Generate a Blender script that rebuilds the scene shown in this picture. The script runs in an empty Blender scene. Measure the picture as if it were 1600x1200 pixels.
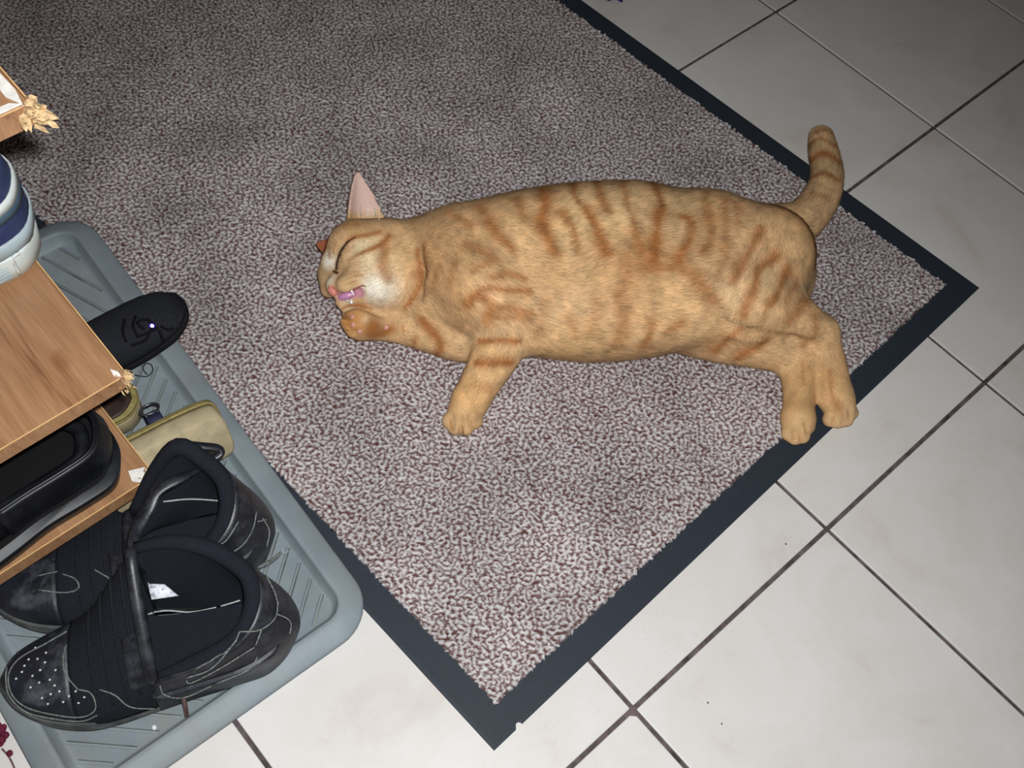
import bpy, bmesh, math, random
import numpy as np
from mathutils import Vector, Matrix
from mathutils.bvhtree import BVHTree

rng = np.random.default_rng(7)
random.seed(7)
scene = bpy.context.scene
COL = scene.collection

# ------------------------------------------------------------------ camera, world, flash, exposure
CAM = np.array([0.670042, -1.224030, 1.037175])
ROT = np.array([[0.657646, -0.667815, 0.348605], [0.749572, 0.533945, -0.391209], [0.075120, 0.518582, 0.851722]])
FPX = 1650.129
cam_d = bpy.data.cameras.new('camera'); cam = bpy.data.objects.new('camera', cam_d); COL.objects.link(cam)
cam_d.sensor_width = 36.0; cam_d.lens = FPX / 1600 * 36; cam_d.clip_start = 0.02
cam.matrix_world = Matrix([[*ROT[0], CAM[0]], [*ROT[1], CAM[1]], [*ROT[2], CAM[2]], [0, 0, 0, 1]])
scene.camera = cam

world = bpy.data.worlds.new('room_light'); scene.world = world; world.use_nodes = True
world.node_tree.nodes['Background'].inputs[0].default_value = (1.0, 0.93, 0.85, 1)
world.node_tree.nodes['Background'].inputs[1].default_value = 0.035

# the camera's flash: a small lamp just above and right of the lens, beam aimed at the near end of the mat
fl = bpy.data.lights.new('camera_flash', 'SPOT'); flo = bpy.data.objects.new('camera_flash', fl); COL.objects.link(flo)
fl.energy = 54.5; fl.color = (0.965, 0.98, 1.0); fl.shadow_soft_size = 0.010
fl.spot_size = math.radians(104); fl.spot_blend = 1.0
fpos = Vector(CAM + ROT[:, 0] * 0.016 + ROT[:, 1] * 0.034)
flo.location = fpos
flo.rotation_euler = (Vector((0.38, -0.93, 0.0)) - fpos).to_track_quat('-Z', 'Y').to_euler()

scene.view_settings.view_transform = 'Standard'; scene.view_settings.look = 'None'
scene.view_settings.gamma = 1.0; scene.view_settings.use_curve_mapping = False
scene.view_settings.exposure = 0.0

# ------------------------------------------------------------------ helpers
def at(px, py, z=0.0):
    """World point at height z seen at photograph pixel (px, py): used to read positions off the photograph."""
    d = ROT @ np.array([(px - 800) / FPX, -(py - 600) / FPX, -1.0])
    return CAM + d * ((z - CAM[2]) / d[2])

def lin(c):
    c = np.asarray(c, float) / 255.0
    return np.where(c <= 0.04045, c / 12.92, ((c + 0.055) / 1.055) ** 2.4)

def rgba(c):
    l = lin(c); return (float(l[0]), float(l[1]), float(l[2]), 1.0)

class NT:
    """small wrapper to write node trees"""
    def __init__(s, name):
        s.m = bpy.data.materials.new(name); s.m.use_nodes = True
        s.t = s.m.node_tree; s.b = s.t.nodes['Principled BSDF']
    def n(s, kind, **kw):
        nd = s.t.nodes.new(kind)
        for k, v in kw.items():
            if k.startswith('i_'):
                key = k[2:]
                key = int(key) if key.isdigit() else key.replace('_', ' ')
                nd.inputs[key].default_value = v
            else: setattr(nd, k, v)
        return nd
    def l(s, a, b): s.t.links.new(a, b)
    def ramp(s, fac, stops, interp='LINEAR'):
        r = s.t.nodes.new('ShaderNodeValToRGB'); r.color_ramp.interpolation = interp
        e = r.color_ramp.elements
        while len(e) < len(stops): e.new(0.5)
        for el, (p, c) in zip(e, stops): el.position = p; el.color = c
        s.l(fac, r.inputs[0]); return r.outputs[0]
    def noise(s, scale, detail=3, rough=0.55, dist=0.0, vec=None):
        nd = s.n('ShaderNodeTexNoise'); nd.inputs['Scale'].default_value = scale; nd.inputs['Detail'].default_value = detail
        nd.inputs['Roughness'].default_value = rough; nd.inputs['Distortion'].default_value = dist
        if vec is not None: s.l(vec, nd.inputs['Vector'])
        return nd.outputs['Fac']
    def coord(s, kind='Object', scale=(1, 1, 1), rot=(0, 0, 0)):
        c = s.n('ShaderNodeTexCoord'); mp = s.n('ShaderNodeMapping')
        mp.inputs['Scale'].default_value = scale; mp.inputs['Rotation'].default_value = rot
        s.l(c.outputs[kind], mp.inputs[0]); return mp.outputs[0]
    def bump(s, h, strength=0.3, dist=0.001):
        b = s.n('ShaderNodeBump'); b.inputs['Strength'].default_value = strength; b.inputs['Distance'].default_value = dist
        s.l(h, b.inputs['Height']); s.l(b.outputs[0], s.b.inputs['Normal'])
    def set(s, rough=0.5, spec=0.5, col=None, metal=0.0):
        s.b.inputs['Roughness'].default_value = rough; s.b.inputs['Specular IOR Level'].default_value = spec
        s.b.inputs['Metallic'].default_value = metal
        if col is not None: s.b.inputs['Base Color'].default_value = rgba(col)
        return s

def simple_mat(name, col, rough=0.5, spec=0.5, var=0.12, scale=40, bump=0.0, bscale=300, metal=0.0, dust=None, dust_amt=0.5):
    m = NT(name); m.set(rough, spec, metal=metal)
    v = m.coord()
    f = m.noise(scale, 4, 0.6, vec=v)
    c = np.asarray(col, float)
    a = m.ramp(f, [(0.3, rgba(np.clip(c * (1 - var), 0, 255))), (0.7, rgba(np.clip(c * (1 + var), 0, 255)))])
    if dust is not None:
        d = m.noise(scale * 0.5, 6, 0.7, vec=v)
        k = m.ramp(d, [(0.48, (0, 0, 0, 1)), (0.75, (dust_amt,) * 3 + (1,))])
        mx = m.n('ShaderNodeMixRGB'); m.l(k, mx.inputs[0]); m.l(a, mx.inputs[1]); mx.inputs[2].default_value = rgba(dust); a = mx.outputs[0]
    m.l(a, m.b.inputs['Base Color'])
    if bump: m.bump(m.noise(bscale, 2, vec=v), bump, 0.0006)
    return m.m

def attr_mat(name, rough=0.6, spec=0.3, sheen=0.0):
    m = NT(name); m.set(rough, spec)
    a = m.n('ShaderNodeVertexColor', layer_name='fur'); m.l(a.outputs[0], m.b.inputs['Base Color'])
    if sheen: m.b.inputs['Sheen Weight'].default_value = sheen
    return m.m

def link(name, me, parent=None, mat=None):
    o = bpy.data.objects.new(name, me); COL.objects.link(o)
    if parent is not None: o.parent = parent
    if mat is not None:
        for m in (mat if isinstance(mat, (list, tuple)) else [mat]): me.materials.append(m)
    return o

def mesh(name, verts, faces, mat=None, parent=None, smooth=True):
    me = bpy.data.meshes.new(name)
    me.from_pydata([tuple(map(float, v)) for v in verts], [], [tuple(map(int, f)) for f in faces]); me.update()
    if smooth: me.polygons.foreach_set('use_smooth', [True] * len(me.polygons))
    return link(name, me, parent, mat)

def fast_mesh(name, V, F, mat=None, parent=None, smooth=True):
    """V (n,3) array, F list of (k,m) index arrays of equal polygon size"""
    me = bpy.data.meshes.new(name); F = [np.asarray(f, np.int32) for f in (F if isinstance(F, list) else [F]) if len(f)]
    me.vertices.add(len(V)); me.vertices.foreach_set('co', np.asarray(V, np.float32).ravel())
    loops = np.concatenate([f.ravel() for f in F]); sizes = np.concatenate([np.full(len(f), f.shape[1], np.int32) for f in F])
    me.loops.add(len(loops)); me.loops.foreach_set('vertex_index', loops)
    me.polygons.add(len(sizes)); st = np.zeros(len(sizes), np.int32); st[1:] = np.cumsum(sizes)[:-1]
    me.polygons.foreach_set('loop_start', st)
    me.polygons.foreach_set('use_smooth', np.full(len(sizes), smooth))
    me.update(calc_edges=True); me.validate()
    return link(name, me, parent, mat)

def empty(name, loc=(0, 0, 0), rz=0.0):
    o = bpy.data.objects.new(name, None); COL.objects.link(o)
    o.location = loc; o.rotation_euler = (0, 0, rz); o.empty_display_size = 0.05
    return o

def tag(o, label=None, cat=None, group=None, kind=None):
    if label: o['label'] = label
    if cat: o['category'] = cat
    if group: o['group'] = group
    if kind: o['kind'] = kind
    return o

def catmull(pts, n=8, closed=False):
    P = np.asarray(pts, float); m = len(P); out = []
    segs = m if closed else m - 1
    for i in range(segs):
        p1, p2 = P[i], P[(i + 1) % m]
        p0 = P[(i - 1) % m] if closed or i > 0 else 2 * p1 - p2
        p3 = P[(i + 2) % m] if closed or i + 2 < m else 2 * p2 - p1
        for k in range(n):
            t = k / n
            out.append(0.5 * (2 * p1 + (p2 - p0) * t + (2 * p0 - 5 * p1 + 4 * p2 - p3) * t * t + (3 * p1 - p0 - 3 * p2 + p3) * t ** 3))
    if not closed: out.append(P[-1])
    return np.array(out)

def tube_data(pts, r, seg=6, closed=False, flat=1.0, up=None):
    P = np.asarray(pts, float); n = len(P)
    R = np.full(n, r) if np.isscalar(r) else np.asarray(r, float)
    if closed: T = np.roll(P, -1, 0) - np.roll(P, 1, 0)
    else: T = np.gradient(P, axis=0)
    T /= np.linalg.norm(T, axis=1, keepdims=True) + 1e-12
    ref = np.array([0, 0, 1.0]) if up is None else np.asarray(up, float)
    V = []; 
    for i in range(n):
        a = np.cross(ref, T[i])
        if np.linalg.norm(a) < 1e-3: a = np.cross([1, 0.2, 0], T[i])
        a /= np.linalg.norm(a); b = np.cross(T[i], a)
        for k in range(seg):
            th = 2 * math.pi * k / seg
            V.append(P[i] + R[i] * (math.cos(th) * a + flat * math.sin(th) * b))
    F = []
    m = n if closed else n - 1
    for i in range(m):
        j = (i + 1) % n
        for k in range(seg):
            l = (k + 1) % seg
            F.append((i * seg + k, i * seg + l, j * seg + l, j * seg + k))
    if not closed:
        F.append(tuple(range(seg))[::-1]); F.append(tuple(range((n - 1) * seg, n * seg)))
    return V, F

def join(parts):
    V = []; F = []
    for v, f in parts:
        o = len(V); V += list(v); F += [tuple(i + o for i in q) for q in f]
    return V, F

def tube(name, pts, r, mat, parent=None, seg=6, closed=False, flat=1.0, up=None):
    V, F = tube_data(pts, r, seg, closed, flat, up)
    return mesh(name, V, F, mat, parent)

def box_data(x0, y0, z0, x1, y1, z1):
    V = [(x, y, z) for z in (z0, z1) for y in (y0, y1) for x in (x0, x1)]
    F = [(0, 2, 3, 1), (4, 5, 7, 6), (0, 1, 5, 4), (2, 6, 7, 3), (0, 4, 6, 2), (1, 3, 7, 5)]
    return V, F

def bevel(o, w, seg=2):
    bm = bmesh.new(); bm.from_mesh(o.data)
    bmesh.ops.bevel(bm, geom=list(bm.edges), offset=w, segments=seg, affect='EDGES', profile=0.5, clamp_overlap=True)
    bm.to_mesh(o.data); bm.free(); return o

def loft(name, secs, mat, parent=None, thick=0.0, closed_v=False, sub=0, caps=False):
    """secs: list of equally long point rows; thick > 0 adds a second skin on the inner side"""
    S = np.asarray(secs, float); n, m = S.shape[:2]
    V = S.reshape(-1, 3); F = []
    mm = m if closed_v else m - 1
    for i in range(n - 1):
        for j in range(mm):
            k = (j + 1) % m
            F.append((i * m + j, i * m + k, (i + 1) * m + k, (i + 1) * m + j))
    if caps and closed_v:
        F.append(tuple(range(m))[::-1]); F.append(tuple(range((n - 1) * m, n * m)))
    o = mesh(name, V, F, mat, parent)
    if thick:
        md = o.modifiers.new('thickness', 'SOLIDIFY'); md.thickness = thick; md.offset = -1
    if sub:
        md = o.modifiers.new('smooth', 'SUBSURF'); md.levels = sub; md.render_levels = sub
    return o

def smooth_rows(rows, nu=6, nv=6, closed_v=False):
    """Catmull-Rom refinement of a control net"""
    A = [catmull(r, nv, closed_v) for r in rows]
    A = np.array(A)
    return np.stack([catmull(A[:, j], nu) for j in range(A.shape[1])], 1)

def apply_mods(o):
    dg = bpy.context.evaluated_depsgraph_get(); dg.update()
    me = bpy.data.meshes.new_from_object(o.evaluated_get(dg))
    o.modifiers.clear(); o.data = me

def bvh_of(obs):
    V = []; F = []
    dg = bpy.context.evaluated_depsgraph_get(); dg.update()
    for o in obs:
        e = o.evaluated_get(dg); me = e.to_mesh(); mw = o.matrix_world
        k = len(V); V += [mw @ v.co for v in me.vertices]; F += [tuple(i + k for i in p.vertices) for p in me.polygons]
        e.to_mesh_clear()
    return BVHTree.FromPolygons(V, F)

def drape(bvh, pix, n=6, lift=0.0):
    """points on a surface under a pixel polyline of the photograph"""
    out = []
    c = Vector(CAM)
    for p in catmull(np.array(pix, float), n):
        d = Vector(at(p[0], p[1], 0.0)) - c; d.normalize()
        h = bvh.ray_cast(c, d)
        if h[0] is not None: out.append(np.array(h[0] + h[1] * lift))
    return np.array(out)

# ------------------------------------------------------------------ implicit surfaces (smooth unions of tapered limbs, polygonised)
class Implicit:
    def __init__(s, lo, hi, h):
        s.lo = np.array(lo, float); s.h = h
        s.n = np.ceil((np.array(hi) - s.lo) / h).astype(int) + 1
        s.f = np.full(tuple(s.n), 0.05, np.float32)
    def region(s, lo, hi):
        a = np.clip(np.floor((np.asarray(lo) - s.lo) / s.h).astype(int), 0, s.n - 1)
        b = np.clip(np.ceil((np.asarray(hi) - s.lo) / s.h).astype(int) + 1, 1, s.n)
        sl = tuple(slice(x, y) for x, y in zip(a, b))
        ax = [(s.lo[i] + s.h * np.arange(a[i], b[i])).astype(np.float32) for i in range(3)]
        return sl, np.meshgrid(*ax, indexing='ij')
    def put(s, sl, d, k, op):
        f = s.f[sl]
        if op == 'cut': d = -d; 
        if op in ('cut', 'and'):
            if k <= 0: s.f[sl] = np.maximum(f, d); return
            h = np.clip(0.5 - 0.5 * (d - f) / k, 0, 1); s.f[sl] = d + (f - d) * h + k * h * (1 - h); return
        if k <= 0: s.f[sl] = np.minimum(f, d); return
        h = np.clip(0.5 + 0.5 * (d - f) / k, 0, 1); s.f[sl] = d + (f - d) * h - k * h * (1 - h)
    def cone(s, a, b, ra, rb, k=0.012, zs=1.0, op='add'):
        """tapered capsule; zs > 1 flattens it vertically"""
        a = np.asarray(a, float); b = np.asarray(b, float); r = max(ra, rb); pad = max(k, 0.016) + 4 * s.h + 0.006
        sl, (X, Y, Z) = s.region(np.minimum(a, b) - r - pad, np.maximum(a, b) + r + pad)
        A = a * [1, 1, zs]; B = b * [1, 1, zs]; ba = B - A; L = ba @ ba + 1e-12
        px, py, pz = X - A[0], Y - A[1], Z * zs - A[2]
        t = np.clip((px * ba[0] + py * ba[1] + pz * ba[2]) / L, 0, 1).astype(np.float32)
        d = np.sqrt((px - t * ba[0]) ** 2 + (py - t * ba[1]) ** 2 + (pz - t * ba[2]) ** 2) - (ra + (rb - ra) * t)
        s.put(sl, d / (1 + 0.5 * (zs - 1)), k, op)
    def chain(s, pts, rad, k=0.012, zs=1.0, op='add'):
        for i in range(len(pts) - 1): s.cone(pts[i], pts[i + 1], rad[i], rad[i + 1], k, zs, op)
    def tendon(s, pts, rad, k=0.012, zs=1.0):
        """one limb: a smooth curve with smoothly varying radius, joined to the rest with blend k"""
        q = catmull(np.column_stack([np.array(pts, float), np.array(rad, float)]), 5) if len(pts) > 2 else np.column_stack([np.array(pts, float), np.array(rad, float)])
        keep = s.f; s.f = np.full_like(keep, 0.05)
        for a, b in zip(q[:-1], q[1:]): s.cone(a[:3], b[:3], a[3], b[3], 0.0, zs)
        R = q[:, 3].max() + k + 0.02; sl, _ = s.region(q[:, :3].min(0) - R, q[:, :3].max(0) + R)
        d = s.f[sl]; s.f = keep; s.put(sl, d, k, 'add')
    def ball(s, c, r, k=0.012, op='add', M=None, rad=None):
        """sphere, or an ellipsoid with axes M (rows) and radii rad"""
        c = np.asarray(c, float); R = r if rad is None else max(rad); pad = k + 4 * s.h
        sl, (X, Y, Z) = s.region(c - R - pad, c + R + pad)
        px, py, pz = X - c[0], Y - c[1], Z - c[2]
        if rad is None: d = np.sqrt(px * px + py * py + pz * pz) - r
        else:
            q = [px * m[0] + py * m[1] + pz * m[2] for m in np.asarray(M, float)]
            k0 = np.sqrt(sum((a / b) ** 2 for a, b in zip(q, rad))); k1 = np.sqrt(sum((a / b ** 2) ** 2 for a, b in zip(q, rad))) + 1e-9
            d = k0 * (k0 - 1) / k1
        s.put(sl, d.astype(np.float32), k, op)
    def value(s, P):
        q = (np.asarray(P) - s.lo) / s.h; i = np.clip(np.floor(q).astype(int), 0, s.n - 2); t = np.clip(q - i, 0, 1)
        r = 0
        for dx in (0, 1):
            for dy in (0, 1):
                for dz in (0, 1):
                    w = (t[..., 0] if dx else 1 - t[..., 0]) * (t[..., 1] if dy else 1 - t[..., 1]) * (t[..., 2] if dz else 1 - t[..., 2])
                    r = r + w * s.f[i[..., 0] + dx, i[..., 1] + dy, i[..., 2] + dz]
        return r
    def trace(s, px, py, zmax=0.2, zmin=0.0):
        """surface point under a pixel of the photograph"""
        a = at(px, py, zmax); b = at(px, py, zmin); T = np.linspace(0, 1, 400)[:, None]
        P = a + (b - a) * T; v = s.value(P); k = np.argmax(v < 0)
        return P[k] if (v < 0).any() else None
    def polygons(s):
        f = s.f; ins = f < 0; n = f.shape
        acc = np.zeros(tuple(x - 1 for x in n) + (3,), np.float32); cnt = np.zeros(tuple(x - 1 for x in n), np.float32)
        def sub(a, o): return a[o[0]:n[0] - 1 + o[0], o[1]:n[1] - 1 + o[1], o[2]:n[2] - 1 + o[2]]
        for ax in range(3):
            for o1 in (0, 1):
                for o2 in (0, 1):
                    o = [0, 0, 0]; other = [q for q in range(3) if q != ax]; o[other[0]] = o1; o[other[1]] = o2
                    e = list(o); e[ax] = 1
                    fa, fb = sub(f, o), sub(f, e); m = (fa < 0) != (fb < 0)
                    t = np.where(m, fa / np.where(m, fa - fb, 1), 0)
                    for q in range(3):
                        acc[..., q] += np.where(m, (t if q == ax else o[q]), 0)
                    cnt += m
        act = cnt > 0; idx = np.full(act.shape, -1, np.int64); C = np.argwhere(act); idx[act] = np.arange(len(C))
        V = s.lo + s.h * (C + acc[act] / cnt[act][:, None])
        Q = []
        for ax in range(3):
            o = [q for q in range(3) if q != ax]
            a = [slice(None)] * 3; b = [slice(None)] * 3; a[ax] = slice(0, -1); b[ax] = slice(1, None)
            A, B = ins[tuple(a)], ins[tuple(b)]
            E = np.argwhere(A != B); E = E[(E[:, o[0]] > 0) & (E[:, o[1]] > 0) & (E[:, o[0]] < n[o[0]] - 1) & (E[:, o[1]] < n[o[1]] - 1)]
            c = []
            for d0, d1 in ((0, 0), (1, 0), (1, 1), (0, 1)):
                g = E.copy(); g[:, o[0]] -= d0; g[:, o[1]] -= d1; c.append(idx[g[:, 0], g[:, 1], g[:, 2]])
            q = np.stack(c, 1); flip = A[tuple(E.T)]
            if ax == 1: flip = ~flip
            q[~flip] = q[~flip][:, ::-1]; Q.append(q)
        Q = np.concatenate(Q)[:, ::-1]
        return V, Q

def relax(V, Q, it=3, lam=0.5):
    for _ in range(it):
        acc = np.zeros_like(V); cnt = np.zeros(len(V))
        for k in range(Q.shape[1]):
            a, b = Q[:, k], Q[:, (k + 1) % Q.shape[1]]
            for c in range(3):
                acc[:, c] += np.bincount(a, V[b, c], len(V)) + np.bincount(b, V[a, c], len(V))
            cnt += np.bincount(a, minlength=len(V)) + np.bincount(b, minlength=len(V))
        V = V + lam * (acc / np.maximum(cnt, 1)[:, None] - V)
    return V

def normals_of(V, Q):
    n = np.cross(V[Q[:, 2]] - V[Q[:, 0]], V[Q[:, 3]] - V[Q[:, 1]])
    N = np.zeros_like(V)
    for k in range(4):
        for c in range(3): N[:, c] += np.bincount(Q[:, k], n[:, c], len(V))
    return N / (np.linalg.norm(N, axis=1, keepdims=True) + 1e-12)

def paint(me, name, colors):
    a = me.color_attributes.new(name, 'FLOAT_COLOR', 'POINT')
    c = np.ones((len(colors), 4), np.float32); c[:, :3] = colors; a.data.foreach_set('color', c.ravel())

def band_noise(n, m, cell, wave, width=0.35, seed=1):
    """isotropic squiggle field: random noise limited to a ring of wavelengths (metres)"""
    r = np.random.default_rng(seed).normal(size=(n, m)); Fq = np.fft.fft2(r)
    fx = np.fft.fftfreq(n, cell)[:, None]; fy = np.fft.fftfreq(m, cell)[None, :]
    k = np.hypot(fx, fy) * wave; w = np.exp(-((np.log(np.maximum(k, 1e-6))) / width) ** 2)
    g = np.real(np.fft.ifft2(Fq * w)); return g / g.std()

# ------------------------------------------------------------------ floor: grout bed with separate ceramic tiles
def make_tile_mat():
    m = NT('cream_ceramic'); m.set(0.42, 0.4)
    info = m.n('ShaderNodeObjectInfo'); g = m.n('ShaderNodeNewGeometry')
    off = m.n('ShaderNodeVectorMath', operation='SCALE'); off.inputs['Scale'].default_value = 37.0
    comb = m.n('ShaderNodeCombineXYZ'); m.l(info.outputs['Random'], comb.inputs[0]); m.l(info.outputs['Random'], comb.inputs[1])
    m.l(comb.outputs[0], off.inputs[0])
    add = m.n('ShaderNodeVectorMath', operation='ADD'); m.l(g.outputs['Position'], add.inputs[0]); m.l(off.outputs[0], add.inputs[1])
    f = m.noise(9.0, 5, 0.6, 0.6, add.outputs[0])
    c = m.ramp(f, [(0.26, rgba((205, 194, 187))), (0.42, rgba((214, 209, 203))), (0.72, rgba((221, 219, 215)))])
    f2 = m.noise(420.0, 2, 0.6, 0, add.outputs[0])
    sp = m.ramp(f2, [(0.28, (0.8, 0.78, 0.75, 1)), (0.40, (1, 1, 1, 1))])
    mx = m.n('ShaderNodeMixRGB', blend_type='MULTIPLY'); mx.inputs[0].default_value = 0.5
    m.l(c, mx.inputs[1]); m.l(sp, mx.inputs[2]); m.l(mx.outputs[0], m.b.inputs['Base Color'])
    m.bump(m.noise(60, 3, 0.5, 0, add.outputs[0]), 0.06, 0.001)
    return m.m
TILE, GAP = 0.30, 0.0046
floor = mesh('floor', *box_data(-2.1, -2.7, -0.03, 1.8, 1.2, -0.0028),
             mat=simple_mat('grey_grout', (84, 74, 76), 0.9, 0.2, 0.35, 60, 0.6, 500), smooth=False)
tag(floor, 'cream ceramic tiled floor with dark grey grout lines', None, kind='structure')
tile_mat = make_tile_mat()
h = TILE / 2 - GAP / 2
proto = mesh('tile', *box_data(-h, -h, -0.011, h, h, 0.0), mat=tile_mat, smooth=False); bevel(proto, 0.0011, 2)
chip = bmesh.new(); chip.from_mesh(proto.data)
tiles = []
for i in range(-7, 6):
    for j in range(-4, 9):
        o = proto if not tiles else proto.copy()
        if tiles: COL.objects.link(o)
        o.parent = floor
        o.location = ((i + 0.5) * TILE, -(j + 0.5) * TILE, random.uniform(-0.0002, 0.0002))
        tiles.append(o)
        if (i, j) == (2, 3): chipped = o
# one tile has lost the tip of its corner where four tiles meet
me = chipped.data.copy(); chipped.data = me
bm = bmesh.new(); bm.from_mesh(me)
bmesh.ops.bisect_plane(bm, geom=bm.verts[:] + bm.edges[:] + bm.faces[:], plane_co=(-h + 0.0055, h, 0), plane_no=(-1, 1, 0), clear_outer=True)
bmesh.ops.holes_fill(bm, edges=[e for e in bm.edges if e.is_boundary]); bm.to_mesh(me); bm.free()

# ------------------------------------------------------------------ door mat: rubber border + pile
M_R, M_B = at(1530, 450, 0.001), at(772, 1173, 0.001)
M_LEN = 1.36
def mat_pt(u, v, z):
    """u: metres along the mat from its near short edge, v: 0..1 across from the lower corner to the right corner"""
    e = M_B + (M_R - M_B) * v; d = np.array([-0.99863, -0.0535, 0]); p = e + d * u; p[2] = z; return p
M_W = np.linalg.norm(M_R - M_B)
door_mat = empty('door_mat', mat_pt(M_LEN / 2, 0.5, 0.0))
tag(door_mat, 'large brown and grey flecked entrance mat with a black rubber border, under the cat', 'door mat')
inv = -np.array(door_mat.location)
BW = 0.0285
# border ring: outer low edge, top outer, top inner; a small bite is missing from the near short edge
EDGE0 = sorted([k / 60 for k in range(60) if abs(k / 60 - 0.039) > 0.006] + [0.039 + 0.0042 / M_W * math.cos(q * math.pi / 10) for q in range(11)])
def ring(off, z):
    pts = []
    a = off / M_W
    n = 60
    for t in EDGE0: pts.append((off + (math.sqrt(max(0, 1 - ((t - 0.039) * M_W / 0.0042) ** 2)) * 0.0046 if off < 0.003 else 0), a + (1 - 2 * a) * t))
    for k in range(n): pts.append((off + (M_LEN - 2 * off) * k / n, 1 - a))
    for k in range(n): pts.append((M_LEN - off, (1 - a) - (1 - 2 * a) * k / n))
    for k in range(n): pts.append((M_LEN - off - (M_LEN - 2 * off) * k / n, a))
    return [mat_pt(u, v, z) + inv for u, v in pts]
rr = [ring(0.0, 0.0002), ring(0.0003, 0.0016), ring(0.004, 0.0022), ring(BW - 0.004, 0.0026), ring(BW + 0.006, 0.0027)]
rubber = NT('black_rubber'); rubber.set(0.62, 0.35)
f = rubber.noise(900, 2, 0.7, vec=rubber.coord()); f2 = rubber.noise(25, 4, vec=rubber.coord())
c1 = rubber.ramp(f, [(0.64, rgba((38, 45, 54))), (0.74, rgba((92, 98, 104)))])
rubber.l(c1, rubber.b.inputs['Base Color']); rubber.bump(f, 0.15, 0.0004)
N4 = len(rr[0]); V = [p for r in rr for p in r]; F = []
for q in range(len(rr) - 1):
    for k in range(N4):
        l = (k + 1) % N4; F.append((q * N4 + k, q * N4 + l, (q + 1) * N4 + l, (q + 1) * N4 + k))
F.append(tuple(range((len(rr) - 1) * N4, len(rr) * N4)))
F.append(tuple(range(N4))[::-1])
mesh('rubber_border', V, F, rubber.m, door_mat, smooth=False)
cell = 0.0018
nu = int((M_LEN - 2 * BW) / cell); nv = int((M_W - 2 * BW) / cell)
sq = band_noise(nu, nv, cell, 0.0068, 0.55, 3) + 0.75 * band_noise(nu, nv, cell, 0.0044, 0.45, 5)
low = band_noise(nu, nv, cell, 0.18, 0.6, 4)
U, W = np.meshgrid(BW + np.arange(nu) * cell, BW + np.arange(nv) * cell, indexing='ij')
jit = band_noise(nu, nv, cell, 0.006, 0.6, 9) * 0.0011
edge = np.minimum(np.minimum(U - BW, M_LEN - BW - U), np.minimum(W - BW, M_W - BW - W))
U2 = U + np.where(edge < 0.004, jit, 0); W2 = W + np.where(edge < 0.004, np.roll(jit, 17, 0), 0)
s = 1 / (1 + np.exp(-(sq - 0.14) * 4.4))
Z = 0.0032 + 0.0022 * s + 0.0004 * np.clip(rng.normal(size=s.shape), -2, 2)
Z = np.where(edge < 0.0025, 0.0022, Z)
base = mat_pt(0, 0, 0); du = np.array([-0.99863, -0.0535, 0]); dv = (M_R - M_B) / M_W
PV = base + inv + U2[..., None] * du + W2[..., None] * dv; PV[..., 2] = Z
ii = np.arange(nu * nv).reshape(nu, nv)
Fq = np.stack([ii[:-1, :-1], ii[:-1, 1:], ii[1:, 1:], ii[1:, :-1]], -1).reshape(-1, 4)
pile_mat = attr_mat('flecked_pile', 1.0, 0.05, 0.0)
pile = fast_mesh('pile', PV.reshape(-1, 3), [Fq[:, ::-1]], pile_mat, door_mat)
cA, cB = lin((90, 58, 54)), lin((204, 200, 199))
fine = rng.normal(size=s.shape) * 0.17
pc = cA + (cB - cA) * np.clip(s + fine, 0, 1)[..., None]; pc = pc * (1 + 0.07 * low[..., None])
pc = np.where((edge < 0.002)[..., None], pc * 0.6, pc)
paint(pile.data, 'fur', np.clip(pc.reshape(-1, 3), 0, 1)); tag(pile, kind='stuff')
if pile.data.polygons[0].normal.z < 0: pile.data.flip_normals()

# ------------------------------------------------------------------ boot tray
T_ANG = -0.0500
T_TILT = 0.0135                                # its long side lies on the edge of the mat
tray = empty('boot_tray', (0.0475, -1.1835, 0.0022), T_ANG); tray.rotation_euler = (T_TILT, 0, T_ANG)
def tray_z(x, y):
    """height of the tray's floor"""
    v = -math.sin(T_ANG) * (x - 0.0475) + math.cos(T_ANG) * (y + 1.1835); return 0.0022 + 0.0053 + v * T_TILT
tag(tray, 'shallow grey plastic boot tray with raised rim and diagonal ridges, under the shoes', 'tray')
TX, TY = 0.318, 0.166
def rrect(dx, dy, r, z, n=10):
    pts = []
    for cx, cy, a0 in ((dx - r, dy - r, 0), (-dx + r, dy - r, 90), (-dx + r, -dy + r, 180), (dx - r, -dy + r, 270)):
        for k in range(n + 1):
            a = math.radians(a0 + 90 * k / n); pts.append((cx + r * math.cos(a), cy + r * math.sin(a), z))
    return pts
prof = [(0.0, 0.0105), (0.0003, 0.0128), (0.0025, 0.0145), (0.010, 0.0178), (0.019, 0.0205), (0.0230, 0.0212), (0.0246, 0.0205), (0.0256, 0.0180), (0.0300, 0.0070), (0.0330, 0.0052)]
rows = [rrect(TX - o, TY - o, 0.046 - min(o, 0.034), z) for o, z in prof]
under = [(0.0360, 0.0022), (0.0300, 0.0035), (0.024, 0.0170), (0.010, 0.0150), (0.0018, 0.0112)]
n = len(rows[0]); V = [p for r in rows for p in r]; F = []
for q in range(len(rows) - 1):
    for k in range(n):
        l = (k + 1) % n; F.append((q * n + k, q * n + l, (q + 1) * n + l, (q + 1) * n + k))
F.append(tuple(range((len(rows) - 1) * n, len(rows) * n)))
ub = len(V); ur = [rrect(TX - o, TY - o, 0.046 - min(o, 0.034), z) for o, z in under]; V += [p for r in ur for p in r]
F.append(tuple(range(ub, ub + n))[::-1])
for q in range(len(ur) - 1):
    for k in range(n):
        l = (k + 1) % n; F.append((ub + q * n + k, ub + q * n + l, ub + (q + 1) * n + l, ub + (q + 1) * n + k))
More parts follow.
